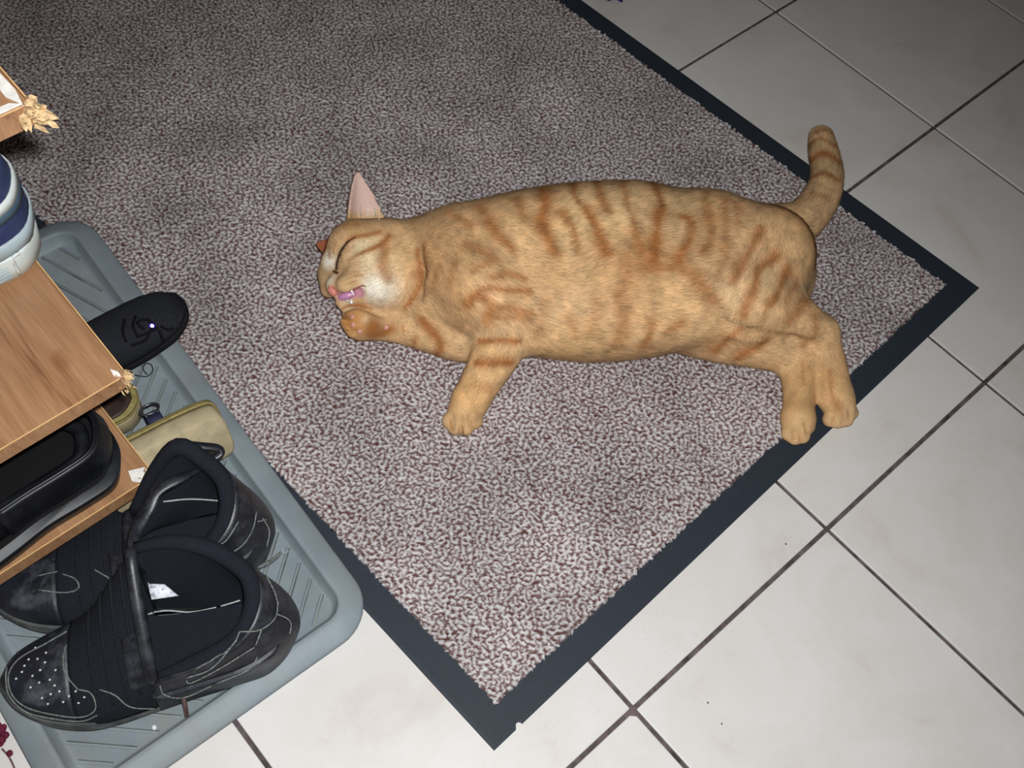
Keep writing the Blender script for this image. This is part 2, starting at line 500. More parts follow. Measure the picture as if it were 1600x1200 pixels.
for k in range(n):
    l = (k + 1) % n; a = ub + (len(ur) - 1) * n; F.append((a + k, a + l, l, k))
pm = NT('grey_plastic'); pm.set(0.55, 0.4)
v = pm.coord(); f = pm.noise(18, 5, 0.6, vec=v)
c = pm.ramp(f, [(0.3, rgba((122, 132, 137))), (0.7, rgba((137, 148, 153)))])
d = pm.noise(9, 6, 0.72, 0.6, v); k = pm.ramp(d, [(0.5, (0, 0, 0, 1)), (0.75, (0.5, 0.5, 0.5, 1))])
mx = pm.n('ShaderNodeMixRGB'); pm.l(k, mx.inputs[0]); pm.l(c, mx.inputs[1]); mx.inputs[2].default_value = rgba((138, 132, 112))
sp = pm.noise(700, 2, 0.6, vec=v); ks = pm.ramp(sp, [(0.66, (0, 0, 0, 1)), (0.74, (0.6, 0.6, 0.6, 1))])
mx2 = pm.n('ShaderNodeMixRGB'); pm.l(ks, mx2.inputs[0]); pm.l(mx.outputs[0], mx2.inputs[1]); mx2.inputs[2].default_value = rgba((84, 84, 80))
pm.l(mx2.outputs[0], pm.b.inputs['Base Color']); pm.bump(sp, 0.1, 0.0004)
plastic = pm.m
bo = mesh('tray_body', V, F, plastic, tray)
# the ridges moulded into the tray floor, in two zones of opposite slant
grime_shade = simple_mat('rib_grime_shade', (104, 108, 104), 0.8, 0.2, 0.25, 30)  # rib flank: groove grime, with ridge shading put into the colour
IX, IY = TX - 0.034, TY - 0.034
def clip_line(p, d, x0, x1, y0, y1):
    t0, t1 = -9, 9
    for c, dd, lo, hi in ((p[0], d[0], x0, x1), (p[1], d[1], y0, y1)):
        if abs(dd) < 1e-9:
            if c < lo or c > hi: return None
            continue
        a, b = sorted(((lo - c) / dd, (hi - c) / dd)); t0 = max(t0, a); t1 = min(t1, b)
    return (t0, t1) if t1 - t0 > 0.012 else None
def ribs(x0, x1, y0, y1, ang, pitch):
    d = np.array([math.cos(ang), math.sin(ang)]); nrm = np.array([-d[1], d[0]]); c0 = np.array([(x0 + x1) / 2, (y0 + y1) / 2])
    for q in range(-30, 31):
        p = c0 + nrm * pitch * q; t = clip_line(p, d, x0, x1, y0, y1)
        if not t: continue
        a, b = p + d * t[0], p + d * t[1]; w = nrm * 0.0024; e = nrm * 0.0007
        V = [(*(a - w), 0.0050), (*(b - w), 0.0050), (*(b - e), 0.0068), (*(a - e), 0.0068), (*(a + e), 0.0068), (*(b + e), 0.0068), (*(b + w), 0.0050), (*(a + w), 0.0050)]
        mesh('rib', V, [(0, 1, 2, 3), (3, 2, 5, 4), (4, 5, 6, 7), (0, 3, 4, 7), (1, 6, 5, 2)], [plastic, grime_shade], tray, smooth=False).data.polygons[0].material_index = 1
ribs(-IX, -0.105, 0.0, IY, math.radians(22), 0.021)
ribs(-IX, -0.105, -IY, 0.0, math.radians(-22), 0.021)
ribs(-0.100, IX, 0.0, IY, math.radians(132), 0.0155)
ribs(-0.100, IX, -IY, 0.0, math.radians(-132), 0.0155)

# ------------------------------------------------------------------ shoe rack of laminated boards
def wood_mat(name, seed):
    m = NT(name); m.set(0.38, 0.45)
    v = m.coord(scale=(1, 1, 1)); 
    mp = m.n('ShaderNodeMapping'); mp.inputs['Location'].default_value = (seed, seed * 0.7, 0); mp.inputs['Scale'].default_value = (1.5, 13.0, 6.0); m.l(v, mp.inputs[0])
    f = m.noise(2.6, 5, 0.62, 1.3, mp.outputs[0])
    mp2 = m.n('ShaderNodeMapping'); mp2.inputs['Location'].default_value = (seed * 2, 0, 0); mp2.inputs['Scale'].default_value = (6, 260, 60); m.l(v, mp2.inputs[0])
    g = m.noise(2.0, 3, 0.6, 0.4, mp2.outputs[0])
    c = m.ramp(f, [(0.28, rgba((122, 82, 56))), (0.40, rgba((158, 116, 82))), (0.56, rgba((172, 130, 94))), (0.8, rgba((182, 142, 106)))])
    k = m.ramp(g, [(0.3, (0.74, 0.70, 0.66, 1)), (0.6, (1, 1, 1, 1))])
    mx = m.n('ShaderNodeMixRGB', blend_type='MULTIPLY'); mx.inputs[0].default_value = 0.8; m.l(c, mx.inputs[1]); m.l(k, mx.inputs[2])
    # one knot in the veneer
    ds = m.n('ShaderNodeVectorMath', operation='DISTANCE'); sc = m.n('ShaderNodeVectorMath', operation='MULTIPLY'); sc.inputs[1].default_value = (1.0, 1.9, 0)
    m.l(v, sc.inputs[0]); m.l(sc.outputs[0], ds.inputs[0]); ds.inputs[1].default_value = (-0.045, 1.9 * -0.034, 0)
    nz = m.noise(90, 3, 0.6, vec=v); ad = m.n('ShaderNodeMath', operation='MULTIPLY_ADD'); m.l(nz, ad.inputs[0]); ad.inputs[1].default_value = 0.014; m.l(ds.outputs['Value'], ad.inputs[2])
    kn = m.ramp(ad.outputs[0], [(0.010, (1, 1, 1, 1)), (0.024, (0, 0, 0, 1))])
    mx2 = m.n('ShaderNodeMixRGB'); m.l(kn, mx2.inputs[0]); m.l(mx.outputs[0], mx2.inputs[1]); mx2.inputs[2].default_value = rgba((122, 72, 46))
    kf = m.n('ShaderNodeMath', operation='MULTIPLY'); m.l(kn, kf.inputs[0]); kf.inputs[1].default_value = 0.55; m.l(kf.outputs[0], mx2.inputs[0])
    m.l(mx2.outputs[0], m.b.inputs['Base Color']); m.bump(g, 0.05, 0.0004)
    return m.m
rack = empty('shoe_rack', (-0.2, -1.25, 0.0))
tag(rack, 'wooden veneer shoe rack with open end and splintered board corners, over the boot tray', 'shoe rack')
r0 = np.array(rack.location)
chipwood = simple_mat('raw_chipboard', (196, 166, 124), 0.9, 0.2, 0.25, 180, 0.8, 500)
white_tear = simple_mat('torn_white_laminate', (236, 232, 224), 0.5, 0.4, 0.08, 120)
trim_mat = simple_mat('pale_edge_strip', (222, 178, 118), 0.45, 0.4, 0.08, 60)
end_mat = wood_mat('veneer_edge', 5.0)
BX0, BY0, TH = -0.62, -1.395, 0.017
def shelf(x1, y1, z, seed):
    """board with its top at z and its free corner at (x1, y1)"""
    w = wood_mat('veneer_board', seed)
    L, D = x1 - BX0, y1 - BY0
    o = mesh('board', *box_data(-L, -D, -TH, 0, 0, 0), mat=w, parent=rack, smooth=False); bevel(o, 0.0006, 1)
    o.location = Vector((x1, y1, z)) - rack.location
    # thin pale edging along the two free upper edges
    for nm, b in (('edge_strip', (0.0001, -D, -TH + 0.001, 0.0011, -0.006, 0.0003)), ('edge_strip', (-L, 0.0001, -TH + 0.001, -0.006, 0.0011, 0.0003))):
        e = mesh(nm, *box_data(*b), mat=[end_mat, trim_mat], parent=o, smooth=False)
        for p in e.data.polygons:
            if p.normal.z > 0.9: p.material_index = 1
    return o
def splinters(parent, c, n, spread, length, seed, wide=(0.0006, 0.0015)):
    """torn chipboard fibres around a broken corner"""
    r = np.random.default_rng(seed); parts = []
    for k in range(n):
        p = np.array(c) + r.normal(size=3) * np.array(spread)
        d = np.array([r.uniform(0.1, 1.0), r.uniform(-0.2, 0.9), r.uniform(-0.7, 0.5)]); d /= np.linalg.norm(d)
        l = length * r.uniform(0.35, 1.0); w = r.uniform(*wide)
        a = np.cross(d, r.normal(size=3)); a /= np.linalg.norm(a); b = np.cross(d, a)
        V = [p + a * w, p + b * w * 0.6, p - a * w, p - b * w * 0.6]; V += [q * 1.0 + d * l * 0.6 + r.normal(size=3) * 0.0006 for q in V]
        V.append(p + d * l)
        F = [(0, 1, 5, 4), (1, 2, 6, 5), (2, 3, 7, 6), (3, 0, 4, 7), (4, 5, 8), (5, 6, 8), (6, 7, 8), (7, 4, 8), (3, 2, 1, 0)]
        parts.append((V, F))
    o = mesh('splintered_corner', *join(parts), mat=chipwood, parent=parent, smooth=False); tag(o, kind='stuff'); return o
def tear(parent, pts, thick=0.0006):
    """flat flake of torn laminate; pts in board space, counter-clockwise from above"""
    P = np.array(pts, float); n = len(P); V = list(P) + list(P + [0, 0, thick]); F = [tuple(range(n))[::-1], tuple(range(n, 2 * n))]
    F += [(k, (k + 1) % n, n + (k + 1) % n, n + k) for k in range(n)]
    return mesh('torn_flake', V, F, white_tear, parent, smooth=False)
mid = shelf(0.148, -1.117, 0.270, 0.0)
low = shelf(0.147, -1.132, 0.100, 3.3)
top = shelf(0.146, -1.103, 0.563, 7.1)
splinters(mid, (-0.001, -0.002, -0.005), 60, (0.0026, 0.0026, 0.0055), 0.0055, 1)
tear(mid, [(-0.012, -0.0075, 0.0002), (-0.004, -0.0085, 0.0002), (0.0, -0.004, 0.0002), (-0.006, -0.0035, 0.0002)])
splinters(low, (-0.003, -0.001, -0.003), 36, (0.003, 0.005, 0.005), 0.0060, 2)
tear(low, [(-0.018, -0.016, 0.0003), (-0.006, -0.019, 0.0003), (0.0012, -0.012, 0.0003), (0.0012, -0.001, 0.0003), (-0.012, -0.002, 0.0003)])
splinters(top, (0.000, -0.001, -0.007), 42, (0.0034, 0.0036, 0.0048), 0.0100, 3, (0.0012, 0.0034))
tear(top, [(-0.05, -0.008, 0.0004), (-0.012, -0.009, 0.0004), (0.000, -0.004, 0.0004), (-0.014, -0.0015, 0.0004), (-0.05, -0.0025, 0.0004)])
tear(top, [(-0.007, -0.050, 0.0004), (-0.0015, -0.050, 0.0004), (-0.001, -0.004, 0.0004), (-0.006, -0.010, 0.0004)])
bp = mesh('back_panel', *box_data(BX0, BY0 - 0.012, 0.0, 0.140, BY0 + 0.0002, 0.60), mat=end_mat, parent=rack, smooth=False); bp.location = -rack.location
sp_ = mesh('side_panel', *box_data(BX0 - 0.017, BY0 - 0.012, 0.0, BX0 + 0.0002, -1.103, 0.60), mat=end_mat, parent=rack, smooth=False); sp_.location = -rack.location

# ------------------------------------------------------------------ the cat
ZM = 0.0052                                     # top of the mat's pile
CR, CU, CT = ROT[:, 0], ROT[:, 1], ROT[:, 2]
cat_lo = np.array([-0.12, -0.90, 0.0]); cat_hi = np.array([0.56, -0.06, 0.20])
G = Implicit(cat_lo, cat_hi, 0.0023)
flow = []                                       # (a, b, radius, hair length, stripe family) of every limb segment, for the lie of the fur
def limb(pts, rad, k=0.014, zs=1.0, hair=0.010, rest=False):
    W = []
    for (px, py, z), r in zip(pts, rad):
        if z is None: z = ZM + r / zs - 0.0006
        W.append(at(px, py, z))
    G.tendon(W, rad, k, zs)
    for i in range(len(W) - 1): flow.append((W[i], W[i + 1], 0.5 * (rad[i] + rad[i + 1]), hair, zs))
    return W
# trunk: a deep soft body lying on its right side
limb([(690, 425, None), (760, 425, None), (850, 424, None), (950, 420, None), (1040, 416, None), (1120, 418, None), (1180, 424, None)],
     [0.072, 0.086, 0.099, 0.108, 0.106, 0.093, 0.069], k=0.03, zs=1.62, hair=0.012)
# rib cage, shoulder and haunch on top of it
limb([(730, 395, 0.075), (860, 380, 0.078), (980, 370, 0.075)], [0.042, 0.052, 0.046], k=0.05, hair=0.011)
limb([(718, 420, 0.082), (752, 455, 0.085), (797, 482, 0.068)], [0.036, 0.042, 0.035], k=0.020, hair=0.009)
limb([(1120, 382, 0.068), (1178, 398, 0.068)], [0.050, 0.046], k=0.04, hair=0.011)
# belly skin
limb([(840, 500, 0.045), (920, 508, 0.042), (1000, 505, 0.036), (1050, 500, 0.030)], [0.036, 0.037, 0.035, 0.028], k=0.03, hair=0.016)
# hind legs: near (upper) one with knee forward, hock back
limb([(1205, 392, 0.085), (1170, 470, 0.086)], [0.048, 0.040], k=0.025, hair=0.010)
limb([(1170, 470, 0.084), (1230, 492, 0.070), (1279, 520, 0.048)], [0.037, 0.029, 0.021], k=0.018, hair=0.008)
limb([(1279, 520, 0.046), (1295, 570, 0.032), (1306, 622, 0.026)], [0.021, 0.0200, 0.0195], k=0.010, hair=0.005)
limb([(1306, 622, 0.024), (1313, 638, 0.020)], [0.0200, 0.0175], k=0.008, hair=0.0025)
# lower hind leg, flat on the mat
limb([(1070, 500, 0.034), (1100, 520, 0.034), (1180, 538, None), (1241, 556, None)], [0.034, 0.031, 0.0275, 0.0225], k=0.016, hair=0.008)
limb([(1241, 556, None), (1248, 610, None), (1247, 655, None)], [0.0214, 0.0182, 0.0176], k=0.010, hair=0.005)
limb([(1247, 655, None), (1245, 668, None)], [0.0188, 0.0160], k=0.008, hair=0.0025)
# near foreleg
limb([(797, 482, 0.068), (778, 545, 0.050), (752, 595, 0.034), (735, 625, 0.026)], [0.035, 0.0280, 0.0225, 0.0195], k=0.014, hair=0.007)
limb([(735, 625, 0.026), (726, 645, 0.022)], [0.0200, 0.0195], k=0.008, hair=0.0025)
# far foreleg, stretched towards the chin with the wrist turned up
limb([(760, 520, 0.032), (720, 532, None), (660, 518, None), (610, 507, None)], [0.032, 0.0250, 0.0215, 0.0190], k=0.010, hair=0.006)
limb([(612, 509, 0.026), (585, 506, 0.036), (564, 503, 0.044)], [0.0185, 0.0190, 0.0215], k=0.004, hair=0.004)
# toes
def toes(spec, r0=0.0075):
    for (px, py, z, r) in spec:
        c = at(px, py, z); G.ball(c, r, 0.0022); flow.append((c, c + 1e-4, r, 0.0018, 1.0))
toes([(703, 658, 0.019, 0.0094), (713, 667, 0.019, 0.0096), (728, 668, 0.019, 0.0096), (742, 658, 0.018, 0.0092)])
toes([(1232, 678, 0.017, 0.0084), (1242, 684, 0.017, 0.0086), (1254, 682, 0.017, 0.0084), (1263, 668, 0.019, 0.0078)])
toes([(1297, 655, 0.016, 0.0092), (1309, 657, 0.015, 0.0094), (1322, 655, 0.015, 0.0090), (1331, 645, 0.017, 0.0080)])
toes([(547, 491, 0.048, 0.0090), (544, 503, 0.049, 0.0094), (552, 515, 0.046, 0.0094), (568, 520, 0.040, 0.0085), (575, 489, 0.046, 0.0085)])
for ln in (((706, 650), (707, 662), (707, 674)), ((720, 652), (720, 666), (721, 680)), ((734, 650), (736, 664), (739, 676)), ((1238, 672), (1239, 690)), ((1250, 672), (1250, 690)), ((1259, 660), (1262, 678)),
           ((1303, 648), (1303, 663)), ((1316, 647), (1317, 663)), ((1327, 640), (1329, 655)), ((534, 494), (545, 498)), ((534, 506), (546, 510)), ((540, 520), (556, 518))):
    w_ = [G.trace(*q) for q in ln]; w_ = [q for q in w_ if q is not None]
    for a, b in zip(w_[:-1], w_[1:]): G.cone(a, b, 0.0026, 0.0026, 0.002, op='cut')
# tail
tailW = limb([(1165, 360, 0.045), (1215, 357, 0.032), (1252, 345, None), (1281, 312, None), (1292, 275, None), (1286, 235, None), (1283, 217, None)],
             [0.034, 0.0310, 0.0265, 0.0238, 0.0212, 0.0190, 0.0165], k=0.012, hair=0.009)
# neck and head
limb([(705, 412, 0.052), (650, 412, 0.048)], [0.058, 0.046], k=0.022, hair=0.010)
HK = 0.010
limb([(604, 398, 0.062), (562, 394, 0.062)], [0.0425, 0.0385], k=HK, hair=0.005)
limb([(612, 422, 0.066), (588, 425, 0.066)], [0.0330, 0.0330], k=HK, hair=0.006)
limb([(616, 446, 0.060), (592, 452, 0.060)], [0.0250, 0.0245], k=HK, hair=0.007)
limb([(545, 400, 0.060), (530, 415, 0.056)], [0.029, 0.022], k=HK, hair=0.004)
limb([(550, 432, 0.062), (526, 447, 0.060)], [0.0200, 0.0125], k=0.008, hair=0.0025)
limb([(559, 434, 0.073), (542, 445, 0.071)], [0.0165, 0.0125], k=0.004, hair=0.003)
limb([(517, 430, 0.044), (514, 452, 0.046)], [0.016, 0.010], k=0.006, hair=0.003)
limb([(597, 462, 0.050), (552, 474, 0.050), (536, 472, 0.050)], [0.018, 0.0115, 0.0085], k=0.006, hair=0.004)
# mouth cavity
for a, b, ra, rb in (((530, 463, 0.062), (562, 457, 0.072), 0.0048, 0.0050),):
    G.cone(at(*a), at(*b), ra, rb, 0.003, op='cut')
# closed eye: a shallow crease
EYE = [(526, 421), (528, 406), (534, 391), (544, 378)]
ew = [G.trace(*p) for p in EYE]
for a, b in zip(ew[:-1], ew[1:]):
    if a is not None and b is not None: G.cone(a, b, 0.0022, 0.0022, 0.002, op='cut')
# crease between jowl and neck
NECK = [(652, 388), (656, 425), (652, 455), (636, 474)]
ew = [G.trace(*p) for p in NECK]
for a, b in zip(ew[:-1], ew[1:]): G.cone(a, b, 0.0055, 0.0055, 0.007, op='cut')
for ln in (((532, 484), (545, 479), (562, 477), (580, 483), (600, 492)),):
    w_ = [G.trace(*q) for q in catmull(np.array(ln, float), 3)]; w_ = [q for q in w_ if q is not None]
    for a, b in zip(w_[:-1], w_[1:]): G.cone(a, b, 0.0042, 0.0042, 0.003, op='cut')
# crease behind the near foreleg and under the thigh
for cr in ([(1100, 470), (1130, 505), (1180, 520), (1235, 530), (1262, 535)],):
    ew = [G.trace(*p) for p in cr]
    for a, b in zip(ew[:-1], ew[1:]):
        if a is not None and b is not None: G.cone(a, b, 0.003, 0.003, 0.010, op='cut')
# ears: curved sheets of cartilage
def ear(b0, b1, tip, depth, th, face):
    b0, b1, tip = map(np.asarray, (b0, b1, tip)); E0 = (b0 + b1) / 2; ax = tip - E0; L = np.linalg.norm(ax); ax /= L
    w = b1 - b0; w -= ax * (w @ ax); w0 = np.linalg.norm(w) / 2; w /= 2 * w0; nn = np.cross(ax, w); nn *= np.sign(nn @ face)
    pad = 0.03; pts = np.array([b0, b1, tip])
    sl, (X, Y, Z) = G.region(pts.min(0) - pad, pts.max(0) + pad)
    px, py, pz = X - E0[0], Y - E0[1], Z - E0[2]
    u = (px * ax[0] + py * ax[1] + pz * ax[2]) / L; v = px * w[0] + py * w[1] + pz * w[2]; n = px * nn[0] + py * nn[1] + pz * nn[2]
    uu = np.clip(u, 0, 1); wu = w0 * (1 - uu ** 1.25) ** 0.80 + 0.0008
    n0 = -depth * (1 - uu) ** 0.7 * (1 - np.clip(v / wu, -1.2, 1.2) ** 2)
    d = np.maximum(np.abs(n - n0) - th, (np.abs(v) - wu) * 0.8); d = np.maximum(d, np.maximum(-u - 0.10, u - 1) * L)
    G.put(sl, d.astype(np.float32), 0.004, 'add'); flow.append((E0, tip, 0.004, 0.0025, 1.0))
    return E0, tip, nn
ear1 = ear(at(545, 346, 0.082), at(600, 342, 0.068), at(558, 268, 0.098), 0.014, 0.0034, CT + 0.15 * CR)
ear2 = ear(at(512, 402, 0.052), at(530, 376, 0.060), at(493, 380, 0.060), 0.006, 0.0030, CT - 0.2 * CU)
CV, CQ = G.polygons()
CV = relax(CV, CQ, 2, 0.5)
if (CV[CQ[:, 0]] * np.cross(CV[CQ[:, 1]] - CV[CQ[:, 0]], CV[CQ[:, 2]] - CV[CQ[:, 0]])).sum() < 0: CQ = CQ[:, ::-1].copy()
CN = normals_of(CV, CQ)

# coat colours, with some crease shade painted in
def rough_noise(P, scale, seed):
    """cheap smooth noise: sum of random plane waves"""
    r = np.random.default_rng(seed); out = 0
    for k in range(24):
        d = r.normal(size=3); d /= np.linalg.norm(d); out = out + np.sin(P @ d * scale * r.uniform(0.6, 1.6) + r.uniform(0, 6.28))
    return out / 3.5
def dist_poly(P, poly):
    best = np.full(len(P), 9.0); par = np.zeros(len(P)); L = len(poly) - 1
    for i in range(L):
        a, b = poly[i], poly[i + 1]; ba = b - a; t = np.clip(((P - a) @ ba) / (ba @ ba + 1e-12), 0, 1)
        d = np.linalg.norm(P - a - t[:, None] * ba, axis=1); m = d < best; best[m] = d[m]; par[m] = (i + t[m]) / L
    return best, par
def marks(pix): 
    w = [G.trace(*p) for p in catmull(np.array(pix, float), 7 if len(pix) > 2 else 12)]; return [q for q in w if q is not None]
base = np.tile(lin((208, 170, 124)), (len(CV), 1))
def blend(mask, col):
    global base
    base = base + (lin(col) - base) * np.clip(mask, 0, 1)[:, None]
def region_mask(px, py, r, soft=0.5):
    c = G.trace(px, py); d = np.linalg.norm(CV - c, axis=1); return np.clip((r - d) / (r * soft), 0, 1)
wob = CV + 0.0008 * np.stack([rough_noise(CV, 160, k) for k in (1, 2, 3)], 1)
# paler zones
for px, py, r, col, a in ((960, 320, .065, (228, 194, 144), .95), (880, 335, .065, (224, 188, 136), .9), (1060, 325, .06, (224, 188, 138), .8), (1120, 350, .05, (216, 180, 130), .6), (800, 350, .05, (216, 178, 126), .5), (1180, 440, .055, (226, 194, 148), .85),
                          (1070, 475, .035, (222, 182, 130), .8), (900, 545, .06, (214, 176, 124), .6), (760, 560, .03, (216, 172, 112), .5), (735, 620, .04, (214, 166, 104), .6), (700, 535, .03, (222, 182, 134), .6),
                          (1300, 580, .06, (206, 160, 108), .6), (1245, 620, .06, (214, 168, 112), .7), (1240, 350, .05, (212, 176, 126), .7), (1285, 240, .05, (205, 172, 128), .7),
                          (588, 428, .034, (224, 204, 168), .8), (598, 456, .028, (228, 217, 196), .85), (582, 450, .018, (232, 224, 208), .8), (572, 499, .006, (232, 214, 186), .8), (575, 384, .022, (230, 208, 166), .8), (548, 402, .012, (226, 200, 156), .5), (513, 408, .015, (242, 234, 216), 1.0), (560, 382, .014, (232, 212, 170), .8), (570, 395, .012, (232, 212, 172), .7), (545, 479, .012, (232, 214, 178), .9),
                          (620, 400, .03, (216, 182, 132), .6), (515, 437, .010, (240, 232, 210), .8), (580, 405, .016, (230, 208, 166), .5), (545, 440, .014, (212, 176, 130), .7)):
    blend(region_mask(px, py, r, 0.9) * a, col)
# darker zones; the spot on the neck crease is painted shade
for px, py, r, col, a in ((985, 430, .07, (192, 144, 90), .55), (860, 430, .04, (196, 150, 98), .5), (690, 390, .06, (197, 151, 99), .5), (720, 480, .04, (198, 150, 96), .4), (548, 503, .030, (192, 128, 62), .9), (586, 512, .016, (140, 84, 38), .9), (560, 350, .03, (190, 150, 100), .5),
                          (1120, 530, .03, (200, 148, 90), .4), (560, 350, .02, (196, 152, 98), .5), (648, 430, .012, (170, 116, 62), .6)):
    blend(region_mask(px, py, r, 0.9) * a, col)
S = (163, 104, 54)  # stripe brown, also used for the painted crease shade
STR_SHADE = [([(807, 312), (820, 345)], 6, .6), ([(848, 296), (852, 322), (848, 352), (868, 395)], 8, .8), ([(893, 290), (905, 317), (932, 357), (950, 395)], 7, .8), ([(877, 333), (892, 355), (904, 398)], 6, .7),
    ([(932, 284), (942, 318), (952, 332)], 6, .7), ([(972, 284), (980, 320), (990, 350), (1000, 392)], 6, .65), ([(1020, 286), (1032, 317), (1027, 360), (1022, 405)], 8, .85), ([(1063, 340), (1078, 347), (1077, 372), (1058, 408)], 8, .8),
    ([(1098, 300), (1108, 342), (1112, 372), (1098, 392)], 7, .6), ([(1150, 318), (1153, 350)], 6, .5), ([(915, 330), (937, 365), (947, 395)], 6, .55), ([(1130, 310), (1134, 345), (1130, 390)], 6, .5),
    ([(1190, 360), (1165, 405), (1147, 440)], 7, .7), ([(1212, 402), (1187, 420), (1175, 460), (1163, 492)], 7, .75), ([(1230, 420), (1217, 450), (1205, 475)], 6, .75), ([(1258, 470), (1232, 505)], 7, .6), ([(1274, 495), (1272, 522), (1255, 538)], 6, .5),
    ([(1005, 420), (1055, 420), (1092, 442), (1114, 468)], 9, .6), ([(968, 455), (972, 500), (962, 540)], 8, .5), ([(1020, 510), (1005, 538)], 8, .7), ([(1157, 512), (1118, 545)], 7, .75), ([(1196, 532), (1150, 560)], 8, .75), ([(1065, 503), (1038, 520)], 7, .6),
    ([(700, 332), (737, 354)], 6, .55), ([(748, 322), (775, 360), (800, 384)], 7, .6), ([(770, 432), (795, 428), (822, 437)], 6, .65), ([(728, 472), (758, 452), (828, 456)], 6, .7), ([(733, 480), (742, 464), (755, 468)], 5, .6),
    ([(760, 500), (782, 482), (830, 490)], 6, .6), ([(780, 497), (826, 497)], 5, .5), ([(750, 533), (810, 531)], 5, .95), ([(745, 567), (798, 567)], 5, .9), ([(735, 600), (765, 606)], 5, .35),
    ([(660, 500), (680, 523), (688, 541), (680, 556)], 5.5, 1.0), ([(629, 509), (629, 520)], 2.2, .9), ([(649, 528), (645, 545)], 3.5, .6), ([(582, 513), (592, 523), (610, 512)], 6, .8),
    ([(1295, 580), (1301, 618), (1309, 636)], 5, .5), ([(1252, 572), (1256, 600)], 5, .35), ([(985, 385), (975, 440)], 9, .4), ([(890, 500), (898, 525)], 6, .4), ([(930, 470), (925, 520)], 7, .35), ([(850, 470), (845, 520)], 6, .35),
    ([(1262, 229), (1282, 217), (1304, 228)], 5, .85), ([(1264, 254), (1287, 240), (1312, 254)], 6, .9), ([(1264, 279), (1287, 272), (1310, 284)], 5, .75), ([(1274, 207), (1288, 203), (1300, 210)], 4, .6), ([(1272, 300), (1290, 308)], 6, .45),
    ([(544, 378), (556, 370), (572, 368), (590, 363)], 4, .95), ([(546, 409), (572, 394), (590, 384), (606, 369)], 4, .95), ([(601, 388), (598, 414), (607, 436)], 6, .6), ([(514, 387), (516, 402)], 3, .8), ([(522, 378), (522, 394)], 3, .6), ([(540, 397), (552, 387)], 3, .6),
    ([(536, 440), (552, 432), (566, 430)], 2.0, .5), ([(540, 446), (556, 440)], 1.6, .5),
    ([(760, 350), (785, 375), (805, 400)], 6, .45), ([(730, 385), (755, 395), (780, 412)], 6, .5), ([(685, 415), (680, 450)], 6, .4), ([(712, 412), (705, 440)], 6, .4), ([(738, 426), (762, 410)], 6, .45), ([(664, 380), (668, 425)], 5, .4),
    ([(735, 472), (745, 462), (766, 474), (760, 490)], 5, .6), ([(655, 390), (658, 425), (653, 456), (634, 478)], 3.5, .8), ([(540, 352), (556, 347)], 4, .4), ([(1135, 400), (1120, 430)], 6, .4), ([(1200, 470), (1192, 500)], 6, .5), ([(1245, 440), (1228, 470)], 6, .5),  # the line down jowl and neck is mostly crevice shade, painted
    ([(534, 484), (546, 479), (562, 478), (580, 483)], 2.2, .8), ([(530, 433), (545, 427), (560, 424)], 2.0, .5), ([(703, 654), (705, 672)], 1.6, .7), ([(720, 658), (722, 677)], 1.6, .8), ([(735, 656), (738, 672)], 1.6, .7), ([(1238, 674), (1239, 687)], 1.5, .6), ([(1250, 674), (1250, 688)], 1.5, .6), ([(1259, 662), (1262, 676)], 1.5, .6), ([(1303, 650), (1303, 662)], 1.5, .5), ([(1316, 648), (1317, 661)], 1.5, .5),  # chin line and toe lines: shade of the creases painted dark
    ([(536, 495), (545, 498)], 1.4, .6), ([(536, 506), (546, 509)], 1.4, .6)]  # shade between the toes of the raised paw, painted into the coat
PXM = 0.00076
for pix, w, a in STR_SHADE:
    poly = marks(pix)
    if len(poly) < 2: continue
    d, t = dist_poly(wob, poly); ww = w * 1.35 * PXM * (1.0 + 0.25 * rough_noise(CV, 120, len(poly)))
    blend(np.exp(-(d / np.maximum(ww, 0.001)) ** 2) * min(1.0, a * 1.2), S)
base *= (1 + 0.05 * rough_noise(CV, 300, 8) + 0.04 * rough_noise(CV, 90, 9))[:, None]
# bare skin: mouth, nose, inside of the ears, closed lids
bare = np.zeros(len(CV))
def skin(mask, col):
    blend(mask, col); global bare; bare = np.maximum(bare, mask)
mth = [at(530, 463, 0.062), at(562, 457, 0.072)]
d, _ = dist_poly(CV, [np.array(m) for m in mth]); skin(np.clip((0.0075 - d) / 0.0018, 0, 1), (206, 150, 158))
d, _ = dist_poly(CV, marks(EYE)); skin(np.clip((0.0024 - d) / 0.0010, 0, 1), (64, 40, 24))
d, _ = dist_poly(CV, marks([(521, 424), (528, 427)])); skin(np.clip((0.0022 - d) / 0.001, 0, 1), (80, 46, 28))
for (E0, tip, nn), col in ((ear1, (222, 188, 174)), (ear2, (150, 84, 56))):
    ax = tip - E0; L = np.linalg.norm(ax); u = ((CV - E0) @ ax) / L ** 2; dd = np.linalg.norm(CV - E0 - np.clip(u, 0, 1)[:, None] * ax, axis=1)
    m = (u > 0.12) & (u < 1.1) & (dd < 0.026) & ((CN @ nn) > 0.1); skin(np.where(m, np.clip((u - 0.12) / 0.15, 0, 1), 0), col)
ns = G.trace(519, 455); d = np.linalg.norm(CV - ns, axis=1); skin(np.clip((0.0075 - d) / 0.002, 0, 1), (205, 128, 112))

tabby = empty('cat', at(900, 430, 0.0))
tag(tabby, 'ginger tabby cat lying on its side, mouth open, on the flecked entrance mat', 'cat')
cinv = -np.array(tabby.location)
coat_mat = attr_mat('cat_coat', 0.75, 0.2, 0.0)
fur_mat = attr_mat('cat_fur', 0.65, 0.25, 0.0)
body = fast_mesh('body', CV + cinv, [CQ], coat_mat, tabby); paint(body.data, 'fur', np.clip(base, 0, 1) * 0.94)

